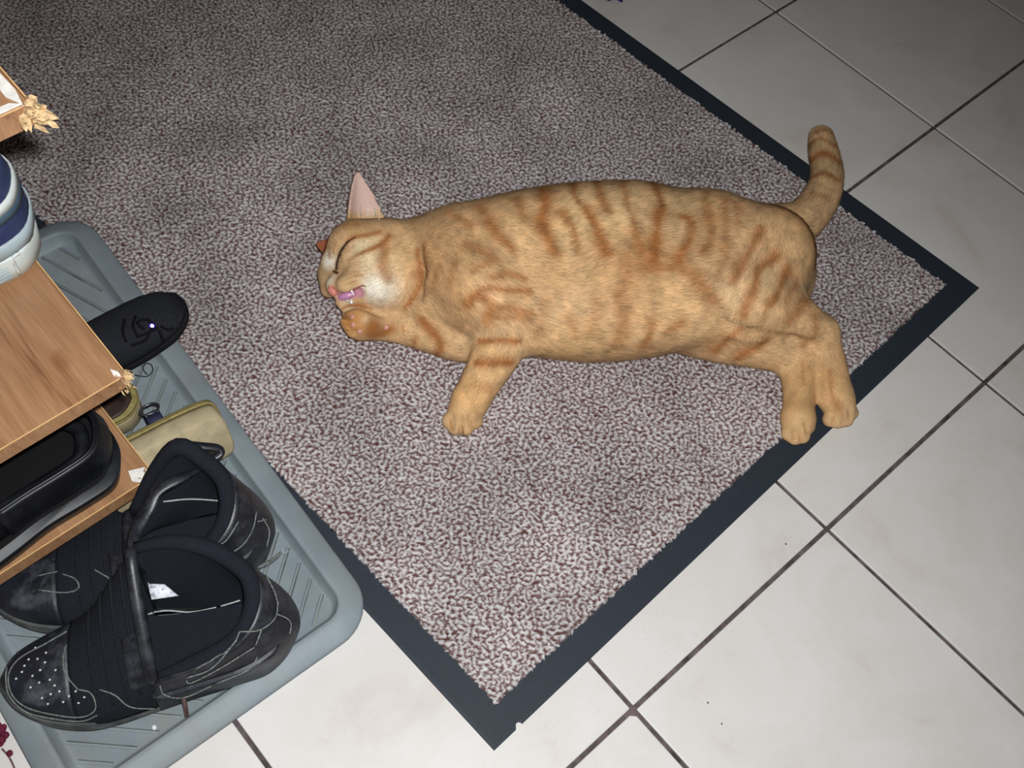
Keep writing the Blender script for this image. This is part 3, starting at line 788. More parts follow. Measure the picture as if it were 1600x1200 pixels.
# fur: fine tapered hairs laid along the limbs
A = np.array([f[0] for f in flow]); B = np.array([f[1] for f in flow]); RR = np.array([f[2] for f in flow]); HL = np.array([f[3] for f in flow]); ZS = np.array([f[4] for f in flow])
tri = np.concatenate([CQ[:, [0, 1, 2]], CQ[:, [0, 2, 3]]])
ar = 0.5 * np.linalg.norm(np.cross(CV[tri[:, 1]] - CV[tri[:, 0]], CV[tri[:, 2]] - CV[tri[:, 0]]), axis=1)
tn = CN[tri].mean(1); ar = ar * np.where(tn[:, 2] < -0.45, 0.1, 1.0)
NH = 230000
pick = rng.choice(len(tri), NH, p=ar / ar.sum()); w1 = rng.random((NH, 2)); fl_ = w1.sum(1) > 1; w1[fl_] = 1 - w1[fl_]
W3 = np.stack([1 - w1.sum(1), w1[:, 0], w1[:, 1]], 1)
def interp(a): return (a[tri[pick]] * (W3[..., None] if a.ndim > 1 else W3)).sum(1)
HP, HN, HC, HB = interp(CV), interp(CN), interp(base), interp(bare)
HN /= np.linalg.norm(HN, axis=1, keepdims=True)
best = np.full(NH, 9.0); near = np.zeros(NH, int); wsum = np.zeros((NH, 3)); lsum = np.zeros(NH); wt = np.zeros(NH)
for i in range(len(A)):
    ba = B[i] - A[i]; t = np.clip(((HP - A[i]) @ ba) / (ba @ ba), 0, 1); df = HP - A[i] - t[:, None] * ba; df[:, 2] *= ZS[i]
    d = np.linalg.norm(df, axis=1) - RR[i]; w = np.exp(-np.maximum(d, -0.004) / 0.006); 
    u = ba / np.linalg.norm(ba); wsum += w[:, None] * u; lsum += w * HL[i]; wt += w
FD = wsum / (wt[:, None] + 1e-9); LN = lsum / (wt + 1e-9)
FD += 0.35 * np.stack([rough_noise(HP, 45, k) for k in (11, 12, 13)], 1) * 0.5 + rng.normal(size=(NH, 3)) * 0.16
FD -= HN * (FD * HN).sum(1)[:, None]; FD /= np.linalg.norm(FD, axis=1, keepdims=True) + 1e-9
for (E0, tip, nn) in (ear1, ear2):
    ax = tip - E0; L = np.linalg.norm(ax); u = ((HP - E0) @ ax) / L ** 2; dd = np.linalg.norm(HP - E0 - np.clip(u, 0, 1)[:, None] * ax, axis=1)
    HB = np.where((u > 0.10) & (dd < 0.028), 1.0, HB)
keep = HB < 0.35
HP, HN, HC, FD, LN = HP[keep], HN[keep], HC[keep], FD[keep], LN[keep]; NH = len(HP)
LN = LN * rng.uniform(0.55, 1.15, NH)
lift = rng.uniform(0.12, 0.42, NH)
D1 = FD + HN * lift[:, None]; D1 /= np.linalg.norm(D1, axis=1, keepdims=True)
D2 = FD + HN * (lift * 0.35)[:, None]; D2 /= np.linalg.norm(D2, axis=1, keepdims=True)
SD = np.cross(HN, FD); wd = (0.00032 * rng.uniform(0.7, 1.3, NH))[:, None]
p0 = HP - HN * 0.0005; p1 = p0 + D1 * (LN * 0.5)[:, None]; p2 = p1 + D2 * (LN * 0.5)[:, None]
HV = np.stack([p0 - SD * wd, p0 + SD * wd, p1 - SD * wd * 0.8, p1 + SD * wd * 0.8, p2], 1)
from mathutils.kdtree import KDTree
kd = KDTree(len(CV))
for i_, q_ in enumerate(CV): kd.insert(q_, i_)
kd.balance()
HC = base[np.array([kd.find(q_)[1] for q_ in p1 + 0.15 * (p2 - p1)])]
HV[..., 2] = np.maximum(HV[..., 2], ZM + 0.0008)
HV = HV.reshape(-1, 3)
k0 = np.arange(NH) * 5
g = HV.reshape(-1, 5, 3); HF = 1 if (np.cross(g[:, 1] - g[:, 0], g[:, 4] - g[:, 0]) * HN).sum() > 0 else -1
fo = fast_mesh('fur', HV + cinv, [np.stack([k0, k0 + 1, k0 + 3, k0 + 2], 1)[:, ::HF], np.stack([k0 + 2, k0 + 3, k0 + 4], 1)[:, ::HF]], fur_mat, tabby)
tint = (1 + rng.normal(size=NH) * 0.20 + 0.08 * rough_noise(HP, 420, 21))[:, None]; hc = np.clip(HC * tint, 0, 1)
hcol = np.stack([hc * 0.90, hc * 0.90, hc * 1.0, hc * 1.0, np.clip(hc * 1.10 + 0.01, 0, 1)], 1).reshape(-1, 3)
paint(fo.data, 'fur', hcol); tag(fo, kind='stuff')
fo.data.normals_split_custom_set_from_vertices(np.repeat(HN * 0.85 + 0.15 * HN, 5, 0).tolist())

# face and paw details
pink = simple_mat('pink_nose', (206, 128, 112), 0.45, 0.4, 0.08, 200, 0.2, 900)
tongue_m = simple_mat('tongue_pink', (196, 138, 176), 0.3, 0.5, 0.06, 200)
tooth_m = simple_mat('tooth_white', (240, 236, 224), 0.3, 0.5, 0.03, 200)
pad_m = simple_mat('paw_pad_pink', (208, 148, 134), 0.5, 0.4, 0.08, 300)
dark_m = simple_mat('nostril_dark', (70, 30, 26), 0.6, 0.2, 0.05, 200)
def blob(name, c, rad, mat, parent, M=None, sub=2):
    bm = bmesh.new(); bmesh.ops.create_icosphere(bm, subdivisions=sub, radius=1.0)
    M = np.eye(3) if M is None else np.asarray(M, float)
    for v in bm.verts:
        p = np.array(v.co) * rad; v.co = Vector(np.asarray(c) + p @ M)
    me = bpy.data.meshes.new(name); bm.to_mesh(me); bm.free()
    me.polygons.foreach_set('use_smooth', [True] * len(me.polygons)); return link(name, me, parent, mat)
def view_frame(px, py, ang):
    """axes along and across a direction in the picture plane, third towards the viewer"""
    a = math.radians(ang); e1 = CR * math.cos(a) + CU * math.sin(a); e2 = -CR * math.sin(a) + CU * math.cos(a); return np.array([e1, e2, CT])
npos = G.trace(519, 454)
nose = blob('nose', npos + cinv - CT * 0.001, (0.0068, 0.0050, 0.0034), pink, tabby, view_frame(0, 0, -60))
blob('nostril', npos + cinv + CR * 0.0028 + CU * 0.0030 + CT * 0.0015, (0.0018, 0.0011, 0.0012), dark_m, nose, view_frame(0, 0, 20), 1)
tg = blob('tongue', at(543, 461.5, 0.065) + cinv, (0.0110, 0.0046, 0.0048), tongue_m, tabby, view_frame(0, 0, 14))
def tooth(p, q, r):
    p, q = np.asarray(p) + cinv, np.asarray(q) + cinv
    return tube('tooth', np.linspace(p, q, 5), np.linspace(r, r * 0.15, 5), tooth_m, tabby, 6)
tooth(at(548.5, 453, 0.072), at(553.5, 462, 0.070), 0.0019)
tooth(at(549, 473, 0.066), at(549, 468, 0.070), 0.0026)
tooth(at(541, 470, 0.064), at(545, 469, 0.068), 0.0016)
for px, py, r in ((551, 495, .0034), (552, 507, .0036), (562, 517, .0034), (603, 511, .0038)):
    c = G.trace(px, py)
    if c is not None: blob('paw_pad', c + cinv - CT * 0.0008, (r, r * 0.85, r * 0.6), pad_m, tabby, view_frame(0, 0, 40))
tuft = simple_mat('pale_paw_tuft', (232, 222, 204), 0.8, 0.2, 0.05, 200)
# the dark rim of the shut eye, the lip line and the pale hairs inside the ear
eye_m = simple_mat('dark_lid', (58, 34, 20), 0.6, 0.3, 0.1, 300)
bpy.context.view_layer.update()
face = bvh_of([body])
ep = drape(face, EYE + [(556, 371)], 6, 0.0012)
tube('eyelid', ep + cinv, np.interp(np.linspace(0, 1, len(ep)), [0, .2, .8, 1], [.0011, .0009, .0008, .0004]), eye_m, tabby, 6)
lp2 = drape(face, [(527, 459), (538, 458), (552, 452), (565, 446), (572, 447)], 5, 0.0008)
tube('lip', lp2 + cinv, 0.0008, simple_mat('lip_pink', (150, 92, 84), 0.5, 0.3, 0.1, 300), tabby, 5)
E0, tip, nn = ear1; hs = []
for q in range(26):
    b = drape(face, [(578 + rng.normal() * 8, 338 + rng.normal() * 3), (578, 338)], 1, 0.0)
    if not len(b): continue
    d = (tip - E0) / np.linalg.norm(tip - E0); d = d * rng.uniform(.6, 1) + nn * rng.uniform(.1, .5) + CR * rng.normal() * .25; d /= np.linalg.norm(d); l = rng.uniform(.008, .018)
    hs.append(tube_data([b[0] + cinv, b[0] + cinv + d * l * .5, b[0] + cinv + d * l + CR * .001], [.0003, .0003, .0001], 4))
eh = mesh('ear_hairs', *join(hs), mat=simple_mat('pale_ear_hair', (236, 224, 206), 0.7, 0.3, 0.05, 200), parent=tabby); tag(eh, kind='stuff')

# ------------------------------------------------------------------ footwear
leather = simple_mat('black_leather', (27, 28, 34), 0.42, 0.5, 0.25, 60, 0.25, 420, dust=(96, 100, 104), dust_amt=0.35)
leather2 = simple_mat('black_leather_dusty', (30, 32, 40), 0.5, 0.45, 0.25, 45, 0.3, 420, dust=(120, 124, 130), dust_amt=0.55)
textile = simple_mat('black_textile', (30, 32, 38), 0.95, 0.15, 0.3, 900, 0.6, 1500)
lining = simple_mat('charcoal_lining', (30, 32, 39), 0.95, 0.15, 0.25, 1200, 0.5, 1600)
sole_m = simple_mat('dusty_black_rubber', (78, 81, 80), 0.85, 0.2, 0.25, 50, 0.3, 600, dust=(118, 118, 110), dust_amt=0.6)
worn = simple_mat('worn_grey_edge', (112, 116, 112), 0.8, 0.2, 0.25, 300)
worn_pale = simple_mat('pale_piping', (168, 172, 170), 0.7, 0.2, 0.1, 300)
tag_m = NT('white_label'); tag_m.set(0.5, 0.3)
_v = tag_m.coord(); _w = tag_m.n('ShaderNodeTexNoise'); _w.inputs['Scale'].default_value = 300; tag_m.l(_v, _w.inputs['Vector'])
tag_m.l(tag_m.ramp(_w.outputs['Fac'], [(0.38, rgba((168, 172, 190))), (0.50, rgba((236, 238, 244)))]), tag_m.b.inputs['Base Color']); tag_m = tag_m.m
Z_TRAY = 0.0056

def loop_from(near, far):
    """closed plan outline from heel along the near (+y) side to the toe and back along the far side"""
    return np.vstack([catmull(near, 6), catmull(far, 6)[::-1][1:-1]])
def slab(name, loop, levels, mat, parent, wav=None):
    """sole: the plan outline stacked at several heights; levels = (z, inset), toe spring raises the tip"""
    c = loop.mean(0); rows = []
    tang = np.roll(loop, -1, 0) - np.roll(loop, 1, 0); nrm = np.stack([tang[:, 1], -tang[:, 0]], 1); nrm /= np.linalg.norm(nrm, axis=1, keepdims=True)
    if ((loop - c) * nrm).sum() < 0: nrm = -nrm
    L = loop[:, 0].max()
    for z, ins in levels:
        p = loop - nrm * ins; spring = 0.010 * np.clip((p[:, 0] / L - 0.72) / 0.28, 0, 1) ** 2
        rows.append(np.column_stack([p, z + spring]))
    return loft(name, rows, mat, parent, closed_v=True, caps=True)

def stand(o, x, y, ang, L, dz=0.0):
    """rest a shoe on the slightly tilted tray floor, heel at (x, y)"""
    z0, z1 = tray_z(x, y), tray_z(x + L * math.cos(ang), y + L * math.sin(ang))
    o.location = (x, y, z0 + 0.0004 + dz); o.rotation_euler = (0, math.asin((z0 - z1) / L), ang)
def make_sneaker(name, loc, ang, label, k=0.9, warp=None):
    s = empty(name, loc, ang); tag(s, label, 'sneaker'); stand(s, loc[0], loc[1], ang, 0.27)
    near = np.array([(0, 0), (.008, .024), (.03, .041), (.06, .046), (.10, .050), (.14, .055), (.18, .061), (.21, .062), (.24, .055), (.265, .043), (.285, .026), (.297, .004)]) * k
    far = np.array([(0, 0), (.010, -.023), (.03, -.035), (.06, -.037), (.10, -.038), (.14, -.042), (.18, -.047), (.21, -.048), (.24, -.046), (.265, -.037), (.285, -.022), (.297, .004)]) * k
    lp = loop_from(near, far)
    slab('sole', lp, [(0, .006), (.0015, .002), (.005, 0), (.012, -.0006), (.0135, .0006), (.020, .0004), (.0245, .0020), (.026, .006)], sole_m, s)
    T = [(.138, [(.056, .024), (.050, .052), (.038, .074), (.008, .098), (-.030, .122), (-.064, .136), (-.074, .112), (-.054, .060), (-.042, .024)]),
         (.165, [(.060, .024), (.054, .048), (.040, .066), (.010, .086), (-.024, .102), (-.054, .106), (-.064, .088), (-.056, .052), (-.045, .024)]),
         (.195, [(.062, .024), (.056, .042), (.040, .058), (.012, .071), (-.014, .077), (-.036, .074), (-.050, .060), (-.052, .040), (-.046, .024)]),
         (.225, [(.057, .024), (.052, .038), (.038, .051), (.014, .059), (-.006, .061), (-.025, .057), (-.040, .047), (-.046, .036), (-.045, .024)]),
         (.255, [(.047, .024), (.043, .036), (.032, .047), (.014, .052), (0, .053), (-.014, .051), (-.028, .044), (-.036, .035), (-.039, .024)]),
         (.278, [(.031, .026), (.029, .036), (.022, .043), (.012, .046), (.002, .047), (-.006, .046), (-.016, .042), (-.024, .035), (-.026, .026)]),
         (.292, [(.010, .029), (.010, .033), (.008, .036), (.005, .038), (.002, .038), (0, .038), (-.002, .036), (-.006, .033), (-.008, .029)])]
    net = [[(x, y, z) for y, z in r] for x, r in T]
    net = np.array(net)
    if warp: net = np.array([[warp(*p) for p in r] for r in net])
    net = net * k
    grid = smooth_rows(net, 6, 5)
    cut = 17
    vamp = loft('tongue', grid[:cut + 1], textile, s, thick=0.006 * k)
    # woven ribs across the padded tongue
    for q in (3, 6, 9, 12):
        row = grid[q][6:36]; tube('tongue_rib', row + np.array([0, 0, 0.0006]), 0.0013, textile, vamp, 5)
    toe = loft('toe_cap', grid[cut:] + np.array([0, 0, 0.0012]), leather2, s, thick=0.004 * k)
    W = [[(.140, .056, .024), (.139, .052, .050), (.135, .042, .072)], [(.105, .051, .024), (.105, .050, .055), (.100, .040, .081)], [(.060, .046, .024), (.060, .047, .060), (.058, .033, .095)],
         [(.030, .041, .024), (.028, .039, .062), (.037, .020, .104)], [(.008, .023, .024), (.003, .022, .062), (.027, .003, .108)], [(0, 0, .024), (-.006, 0, .060), (.024, -.014, .111)],
         [(.010, -.022, .024), (.004, -.025, .062), (.027, -.031, .117)], [(.030, -.034, .024), (.030, -.041, .068), (.041, -.047, .127)], [(.060, -.036, .024), (.060, -.049, .075), (.066, -.062, .139)],
         [(.100, -.038, .024), (.100, -.050, .080), (.100, -.072, .144)], [(.138, -.042, .024), (.138, -.055, .085), (.135, -.074, .138)]]
    if warp: W = [[warp(*p) for p in r] for r in W]
    W = np.array(W) * k
    wall = smooth_rows(W, 5, 6)
    quarter = loft('quarter', wall[:, ::-1], leather, s, thick=0.005 * k); quarter.modifiers['thickness'].offset = 1
    # padded collar rolls over the top edge
    top = wall[:, -1]; c0 = top.mean(0)
    inw = (c0 - top) * np.array([1, 1, 0]); inw /= np.linalg.norm(inw, axis=1, keepdims=True)
    pts = top + inw * 0.003 - np.array([0, 0, 0.002])
    rad = np.interp(np.linspace(0, 1, len(pts)), [0, .1, .5, .8, 1], [.004, .0075, .0085, .0085, .005])
    tube('collar', pts, rad, lining, s, 10)
    # second, inner skin of the shaft and the insole
    inner = [[p * np.array([1, 1, 1]) + i_ * d for p, d in zip(r, (0.0075, 0.0085, 0.0085, 0.008, 0.0075, 0.007, 0.006)[:0] or [0.0085] * len(r))] for r, i_ in zip(wall, inw)]
    loft('lining', np.array(inner)[:, 2:], lining, s)
    il = lp * 0.90 + np.array([0.012, 0.0005]); il = il[(il[:, 0] < 0.165)]
    fan = np.column_stack([il, np.full(len(il), 0.034 * k) + 0.01 * np.clip((0.05 - il[:, 0]) / 0.05, 0, 1) * 0.4])
    mesh('insole', list(fan), [tuple(range(len(fan)))], lining, s, smooth=False)
    # leather stay that carries the eyelets along the throat
    st = grid[0][8:29] + np.array([-0.001, 0, 0.0035]); st2 = grid[4][8:24] + np.array([0, 0.0006, 0.0022])
    ey = tube('eyelet_stay', st, np.interp(np.linspace(0, 1, len(st)), [0, .5, 1], [.0062, .0062, .0050]), leather, s, 8, flat=0.75)
    patch = loft('throat_patch', [grid[q][8:17] + np.array([0, 0.0005, 0.0016]) for q in range(0, 6)], leather, s, thick=0.0012)
    # side strap of the quarter
    band = []
    for a, o in ((0, .0022), (8, .0030), (16, .0030)):
        pass
    strip = np.array([wall[i, 7] + (wall[i, 7] - np.array([0.07 * k, 0, wall[i, 7][2]])) * 0.035 for i in range(0, 19)])
    tube('side_strap', strip, np.interp(np.arange(19), [0, 2, 16, 18], [.004, .0075, .0075, .003]), leather2, s, 8, flat=0.28, up=(0, 0, 1))
    hc = [wall[i, 2:9] + (wall[i, 2:9] - np.array([0.06 * k, 0, 0])) * np.array([1, 1, 0]) * 0.028 for i in range(17, 36)]
    loft('heel_counter', hc, leather2, s, thick=0.0012)
    return s

def seams(owner, lines, mat=worn, r=0.0007, lift=0.0006, name='seam'):
    """worn edges and stitched seams, laid on the surface of a thing"""
    bpy.context.view_layer.update()
    obs = [o for o in owner.children if o.type == 'MESH']; obs += [g for o in obs for g in o.children if g.type == 'MESH']
    tree = bvh_of(obs); inv_ = owner.matrix_world.inverted(); out = []
    for ln in lines:
        rr_ = r
        if isinstance(ln, tuple): ln, rr_ = ln
        p = drape(tree, ln, 6, lift)
        if len(p) < 3: continue
        # cut where the line jumps from one layer to another
        jump = np.where(np.linalg.norm(np.diff(p, axis=0), axis=1) > 0.012)[0]; seg = np.split(p, jump + 1)
        for g in seg:
            if len(g) < 3: continue
            g = np.array([inv_ @ Vector(q) for q in g]); out.append(tube(name, g, rr_, mat, owner, 5))
    return tree

near_sneaker = make_sneaker('sneaker', (0.3307, -1.1093, Z_TRAY), math.radians(-118.2), 'dusty black high-top sneaker with white inner label, nearest the corner of the grey tray')
bpy.context.view_layer.update()
tree = seams(near_sneaker, [
    [(105, 987), (72, 1006), (30, 1030), (14, 1056), (20, 1086), (45, 1106), (90, 1117), (126, 1120), (146, 1112), (150, 1098), (141, 1082), (122, 1077)],
    [(122, 1077), (104, 1055), (99, 1032), (104, 1008)],
    [(12, 1040), (10, 1062), (16, 1088), (42, 1112), (88, 1123), (128, 1126), (152, 1117)],
    [(156, 1077), (180, 1086), (204, 1104), (246, 1107)],
    [(291, 1059), (330, 1044), (363, 1008), (375, 987)], [(250, 1071), (258, 1086), (288, 1089), (330, 1071), (387, 1047), (402, 1026)],
    [(291, 1063), (300, 1066), (345, 1043), (387, 1017), (397, 1011)], [(375, 987), (405, 984), (429, 966), (434, 939)], [(408, 984), (399, 1008)], [(433, 960), (447, 966), (454, 975), (452, 990)],
    [(370, 1000), (350, 1020), (305, 1045)], [(415, 900), (428, 925), (434, 945)]])
inv_ = near_sneaker.matrix_world.inverted()
def to_local(o, pts): 
    m = o.matrix_world.inverted(); return np.array([m @ Vector(p) for p in pts])
parts = []
for x, y in ((85, 735), (115, 700), (160, 780), (185, 575), (150, 635), (210, 690), (235, 650), (205, 755), (260, 740), (285, 770), (265, 815), (220, 835), (250, 865), (310, 800), (360, 825), (330, 855), (395, 800), (410, 860), (440, 830), (196, 632), (128, 668), (240, 600), (290, 690), (170, 720)):
    p = drape(tree, [(x / 3.3333, 840 + y / 3.3333), (x / 3.3333 + .5, 840 + y / 3.3333)], 1, 0.0003)
    if len(p):
        c = to_local(near_sneaker, p[:1])[0]; parts.append(([(c[0] + 0.0011 * math.cos(t), c[1] + 0.0011 * math.sin(t), c[2]) for t in np.linspace(0, 6.283, 7)[:-1]] + [(c[0], c[1], c[2] + 0.0004)], [(q, (q + 1) % 6, 6) for q in range(6)]))
po = mesh('perforations', *join(parts), mat=simple_mat('dusty_perforation', (190, 196, 188), 0.9, 0.1, 0.05, 100), parent=near_sneaker); tag(po, kind='stuff')
# white size label and pale lining edge inside the shaft
def patch_on(tree_, owner, name, quad, mat, n=5, lift=0.0012, thick=0.0005):
    a, b, c, d = [np.array(q, float) for q in quad]; rows = []
    for u in np.linspace(0, 1, n):
        row = []
        for v in np.linspace(0, 1, n):
            px = (a * (1 - u) + d * u) * (1 - v) + (b * (1 - u) + c * u) * v; h_ = drape(tree_, [px, px + .2], 1, lift); row.append(h_[0])
        rows.append(row)
    R_ = np.array(rows); loc = np.array([to_local(owner, r) for r in R_]); return loft(name, loc, mat, owner, thick=thick)
lc = drape(tree, [(254, 921), (254.5, 921)], 1, 0.0)[0]; ln_ = CAM - lc; ln_ /= np.linalg.norm(ln_); ln_ = ln_ * 0.6 + np.array([0, 0, 0.4]); ln_ /= np.linalg.norm(ln_); lc = lc + ln_ * 0.006
def on_plane(px, py):
    d = at(px, py, 0) - CAM; return CAM + d * (((lc - CAM) @ ln_) / (d @ ln_))
lb = to_local(near_sneaker, [on_plane(*q) for q in ((231, 911), (247, 905), (279, 931), (237, 937))])
loft('white_label', [[lb[0], lb[1]], [lb[0] * .5 + lb[3] * .5 + [0, 0, .001], lb[1] * .5 + lb[2] * .5 + [0, 0, .001]], [lb[3], lb[2]]], tag_m, near_sneaker, thick=.0006)
seams(near_sneaker, [([(226, 960), (258, 953), (300, 955), (345, 946), (381, 935)], 0.0009)], worn_pale, 0.0009, 0.0008, 'lining_edge')
lace_m = simple_mat('dark_lace', (34, 32, 38), 0.9, 0.2, 0.2, 400)
aglet_m = simple_mat('brown_aglet', (96, 70, 66), 0.25, 0.6, 0.2, 400)
lp_ = catmull([at(262, 1046, 0.070), at(278, 1044, 0.072), at(282, 1062, 0.062), at(284, 1082, 0.046), at(289, 1100, 0.030), at(292, 1119, 0.0135)], 5)
lace = tube('lace', to_local(near_sneaker, lp_), 0.0019, lace_m, near_sneaker, 6)
tube('aglet', to_local(near_sneaker, lp_[-9:]), 0.0022, aglet_m, lace, 7)
blob('aglet_tip', to_local(near_sneaker, lp_[-1:])[0], (0.0024, 0.0024, 0.0024), simple_mat('bright_metal', (225, 225, 232), 0.2, 0.8, 0.02, 50, metal=0.8), lace, None, 1)

def slack(x, y, z):
    """the second sneaker's tongue and far side are pressed down under the board, its heel stands taller"""
    t = min(1, max(0, (x - .075) / .055)); fary = min(1, max(0, (.03 - y) / .08))
    if z > .03:
        m = (1 - t) * (1.0 + 0.16 * fary) + t * (0.86 - 0.42 * fary); z = .024 + (z - .024) * m
        y = y + t * .036 * fary * min(1, max(0, (.172 - x) / .03))
    return (x, y, z)
far_sneaker = make_sneaker('sneaker', (0.2380, -1.0735, Z_TRAY), math.radians(-117.0), 'dusty black high-top sneaker with its toe under the lower board of the rack', warp=slack)
bpy.context.view_layer.update()
tree2 = seams(far_sneaker, [[(330, 855), (352, 845), (372, 815)], [(355, 868), (380, 850), (395, 825), (400, 800)], [(410, 810), (420, 830), (416, 855)],
    [(98, 897), (118, 905), (122, 920), (100, 926), (60, 922)], [(60, 900), (90, 893)], [(148, 890), (165, 900), (172, 905)], [(402, 815), (417, 812)]])
strap_p = catmull([at(207, 858, 0.112), at(214, 825, 0.126), at(232, 795, 0.135), at(246, 768, 0.140), at(280, 748, 0.140), at(313, 733, 0.132)], 6)
tube('loose_stay', to_local(far_sneaker, strap_p), np.interp(np.linspace(0, 1, len(strap_p)), [0, .2, .8, 1], [.0060, .0070, .0055, .0022]), leather, far_sneaker, 8, flat=0.4)
tabp = catmull([at(278, 690, 0.120), at(294, 695, 0.123), at(312, 697, 0.122), at(338, 700, 0.116), at(344, 708, 0.112), at(334, 715, 0.111), at(318, 718, 0.112)], 5)
tube('pull_tab', to_local(far_sneaker, tabp), 0.0046, leather, far_sneaker, 8, flat=0.55)
seams(far_sneaker, [([(255, 783), (300, 779), (362, 783)], 0.0009)], worn_pale, 0.0009, 0.0008, 'lining_edge')
fl_ = catmull([at(330, 853, 0.088), at(352, 868, 0.070), at(378, 880, 0.050), at(408, 884, 0.030), at(430, 872, 0.016), at(439, 863, 0.0125)], 5)
fray = tube('frayed_lace', to_local(far_sneaker, fl_), np.interp(np.linspace(0, 1, len(fl_)), [0, .7, 1], [.0020, .0028, .0016]), worn, far_sneaker, 6)
for q in range(5):
    e = fl_[-1]; d = np.array([rng.uniform(-.004, .006), rng.uniform(.002, .009), rng.uniform(-.003, .004)])
    tube('frayed_thread', to_local(far_sneaker, [e - d * .2, e + d * .5, e + d]), 0.0004, worn_pale, fray, 4)

# low shoes share one builder: plan outline, sole, upper wall with an opening, vamp
def make_shoe(name, loc, ang, label, cat, L, wb, wh, sole_h, wall_h, vamp_h, mats, open_x=0.62, pitch=0.0, roll=0.0, group=None, flare=0.0, toe_pt=0.8, wall_in=0.95):
    o = empty(name, loc, ang); tag(o, label, cat, group)
    o.rotation_euler = (roll, pitch, ang)
    up_m, so_m, li_m = mats
    xs = [0, .006, .03, .10, .22, .38, .52, .66, .78, .88, .95, .985, 1.0]; ws = [0, .30, .64, 1.0, 1.03, .98, 1.0, 1, 1, toe_pt, toe_pt * .74, toe_pt * .42, 0]
    ref = [wh * w if x < .35 else (wh + (wb - wh) * min(1, (x - .35) / .3)) * w for x, w in zip(xs, ws)]
    near = np.array([(x * L, w) for x, w in zip(xs, ref)]); far = near * [1, -1]
    lp = loop_from(near, far)
    slab('sole', lp, [(0, .004), (.002, 0), (sole_h * .5, -flare * .5), (sole_h - .002, -flare), (sole_h, .001 - flare)], so_m, o)
    z0 = sole_h - 0.002
    # wall from the near side of the opening round the heel to the far side
    st = []; xo = open_x * L
    for x, sgn in [(xo, 1), (xo * .75, 1), (xo * .5, 1), (xo * .25, 1), (.05 * L, 1), (.004 * L, 0), (.05 * L, -1), (xo * .25, -1), (xo * .5, -1), (xo * .75, -1), (xo, -1)]:
        w = np.interp(x, near[:, 0], near[:, 1]) * sgn * wall_in; hh = wall_h * (1.0 if x < xo * .8 else 1.05)
        st.append([(x, w, z0), (x - .002 * (x < .1 * L), w * 1.0, z0 + hh * .5), (x + .004 * (x < .1 * L), w * .88, z0 + hh)])
    wall = smooth_rows(np.array(st), 4, 4)
    loft('quarter', wall[:, ::-1], up_m, o, thick=.003).modifiers[0].offset = 1
    tube('collar', wall[:, -1], 0.0024, up_m, o, 6)
    rows = []
    for x in np.linspace(xo * .97, L * .985, 8):
        w = np.interp(x, near[:, 0], near[:, 1]) * wall_in + .001; t = (x - xo * .97) / (L * .985 - xo * .97); H = (vamp_h * (1 - t) ** .8 + .016 * (1 - t ** 3)) + .004
        rows.append([(x, w * math.copysign(abs(math.cos(a)) ** .75, math.cos(a)), z0 + .010 * t * t + H * abs(math.sin(a)) ** .8) for a in np.linspace(0, math.pi, 13)])
    vamp = loft('vamp', rows, up_m, o, thick=.003)
    il = lp * [.97, .9] + [.004, 0]; mesh('insole', [(x, y, sole_h + .002) for x, y in il], [tuple(range(len(il)))], li_m, o, smooth=False)
    return o, wall, np.array(rows)

# black knit shoe, toe resting on the rim of the tray
knit = NT('black_knit'); knit.set(0.9, 0.2)
_v = knit.coord(); ck = knit.n('ShaderNodeTexChecker'); ck.inputs['Scale'].default_value = 900; ck.inputs[1].default_value = rgba((46, 48, 54)); ck.inputs[2].default_value = rgba((18, 18, 23)); knit.l(_v, ck.inputs[0])
knit.l(ck.outputs[0], knit.b.inputs['Base Color']); knit = knit.m
kp = at(158, 543, 0.04); tp = at(294, 474, 0.040); kd = (tp - kp)[:2]; kang = math.atan2(kd[1], kd[0])
KL = 0.245; kheel = tp[:2] - np.array([math.cos(kang), math.sin(kang)]) * KL
knit_shoe, kw, kv = make_shoe('knit_shoe', (kheel[0], kheel[1], 0.0090), kang, 'black knitted flat shoe with a glinting stone, toe over the tray rim', 'shoe',
                              KL, 0.0345, 0.028, 0.010, 0.040, 0.020, (knit, simple_mat('black_shoe_sole', (22, 22, 26), 0.8, 0.2), lining), open_x=0.50, pitch=-math.radians(5.2), toe_pt=.94)
bpy.context.view_layer.update()
ktree = bvh_of([c for c in knit_shoe.children if c.type == 'MESH'])
bow_m = simple_mat('black_ribbon', (9, 9, 12), 0.8, 0.2, 0.2, 300)
for ln in ([(195, 500), (192, 520), (197, 535)], [(212, 495), (208, 512), (216, 528)], [(225, 515), (215, 505), (228, 500), (240, 508)], [(250, 510), (262, 515), (270, 512)], [(248, 515), (252, 527), (256, 533)], [(215, 525), (232, 520), (246, 512)], [(240, 505), (228, 530), (205, 540)]):
    p = drape(ktree, ln, 5, 0.0015)
    if len(p) > 2: tube('ribbon', to_local(knit_shoe, p), 0.0016, bow_m, knit_shoe, 5)
gp = drape(ktree, [(237, 510), (238, 510)], 1, 0.003)
gem = NT('violet_stone'); gem.set(0.25, 0.6, (98, 52, 225), 0.0); gem.b.inputs['Coat Weight'].default_value = 1.0
nrm_ = (Vector(fpos) - Vector(gp[0])).normalized() + (Vector(CAM) - Vector(gp[0])).normalized(); nrm_.normalize()
bm = bmesh.new(); bmesh.ops.create_cone(bm, cap_ends=True, segments=8, radius1=0.0034, radius2=0.0016, depth=0.0024)
bm.transform(nrm_.to_track_quat('Z', 'Y').to_matrix().to_4x4()); bm.transform(Matrix.Translation(Vector(gp[0])))
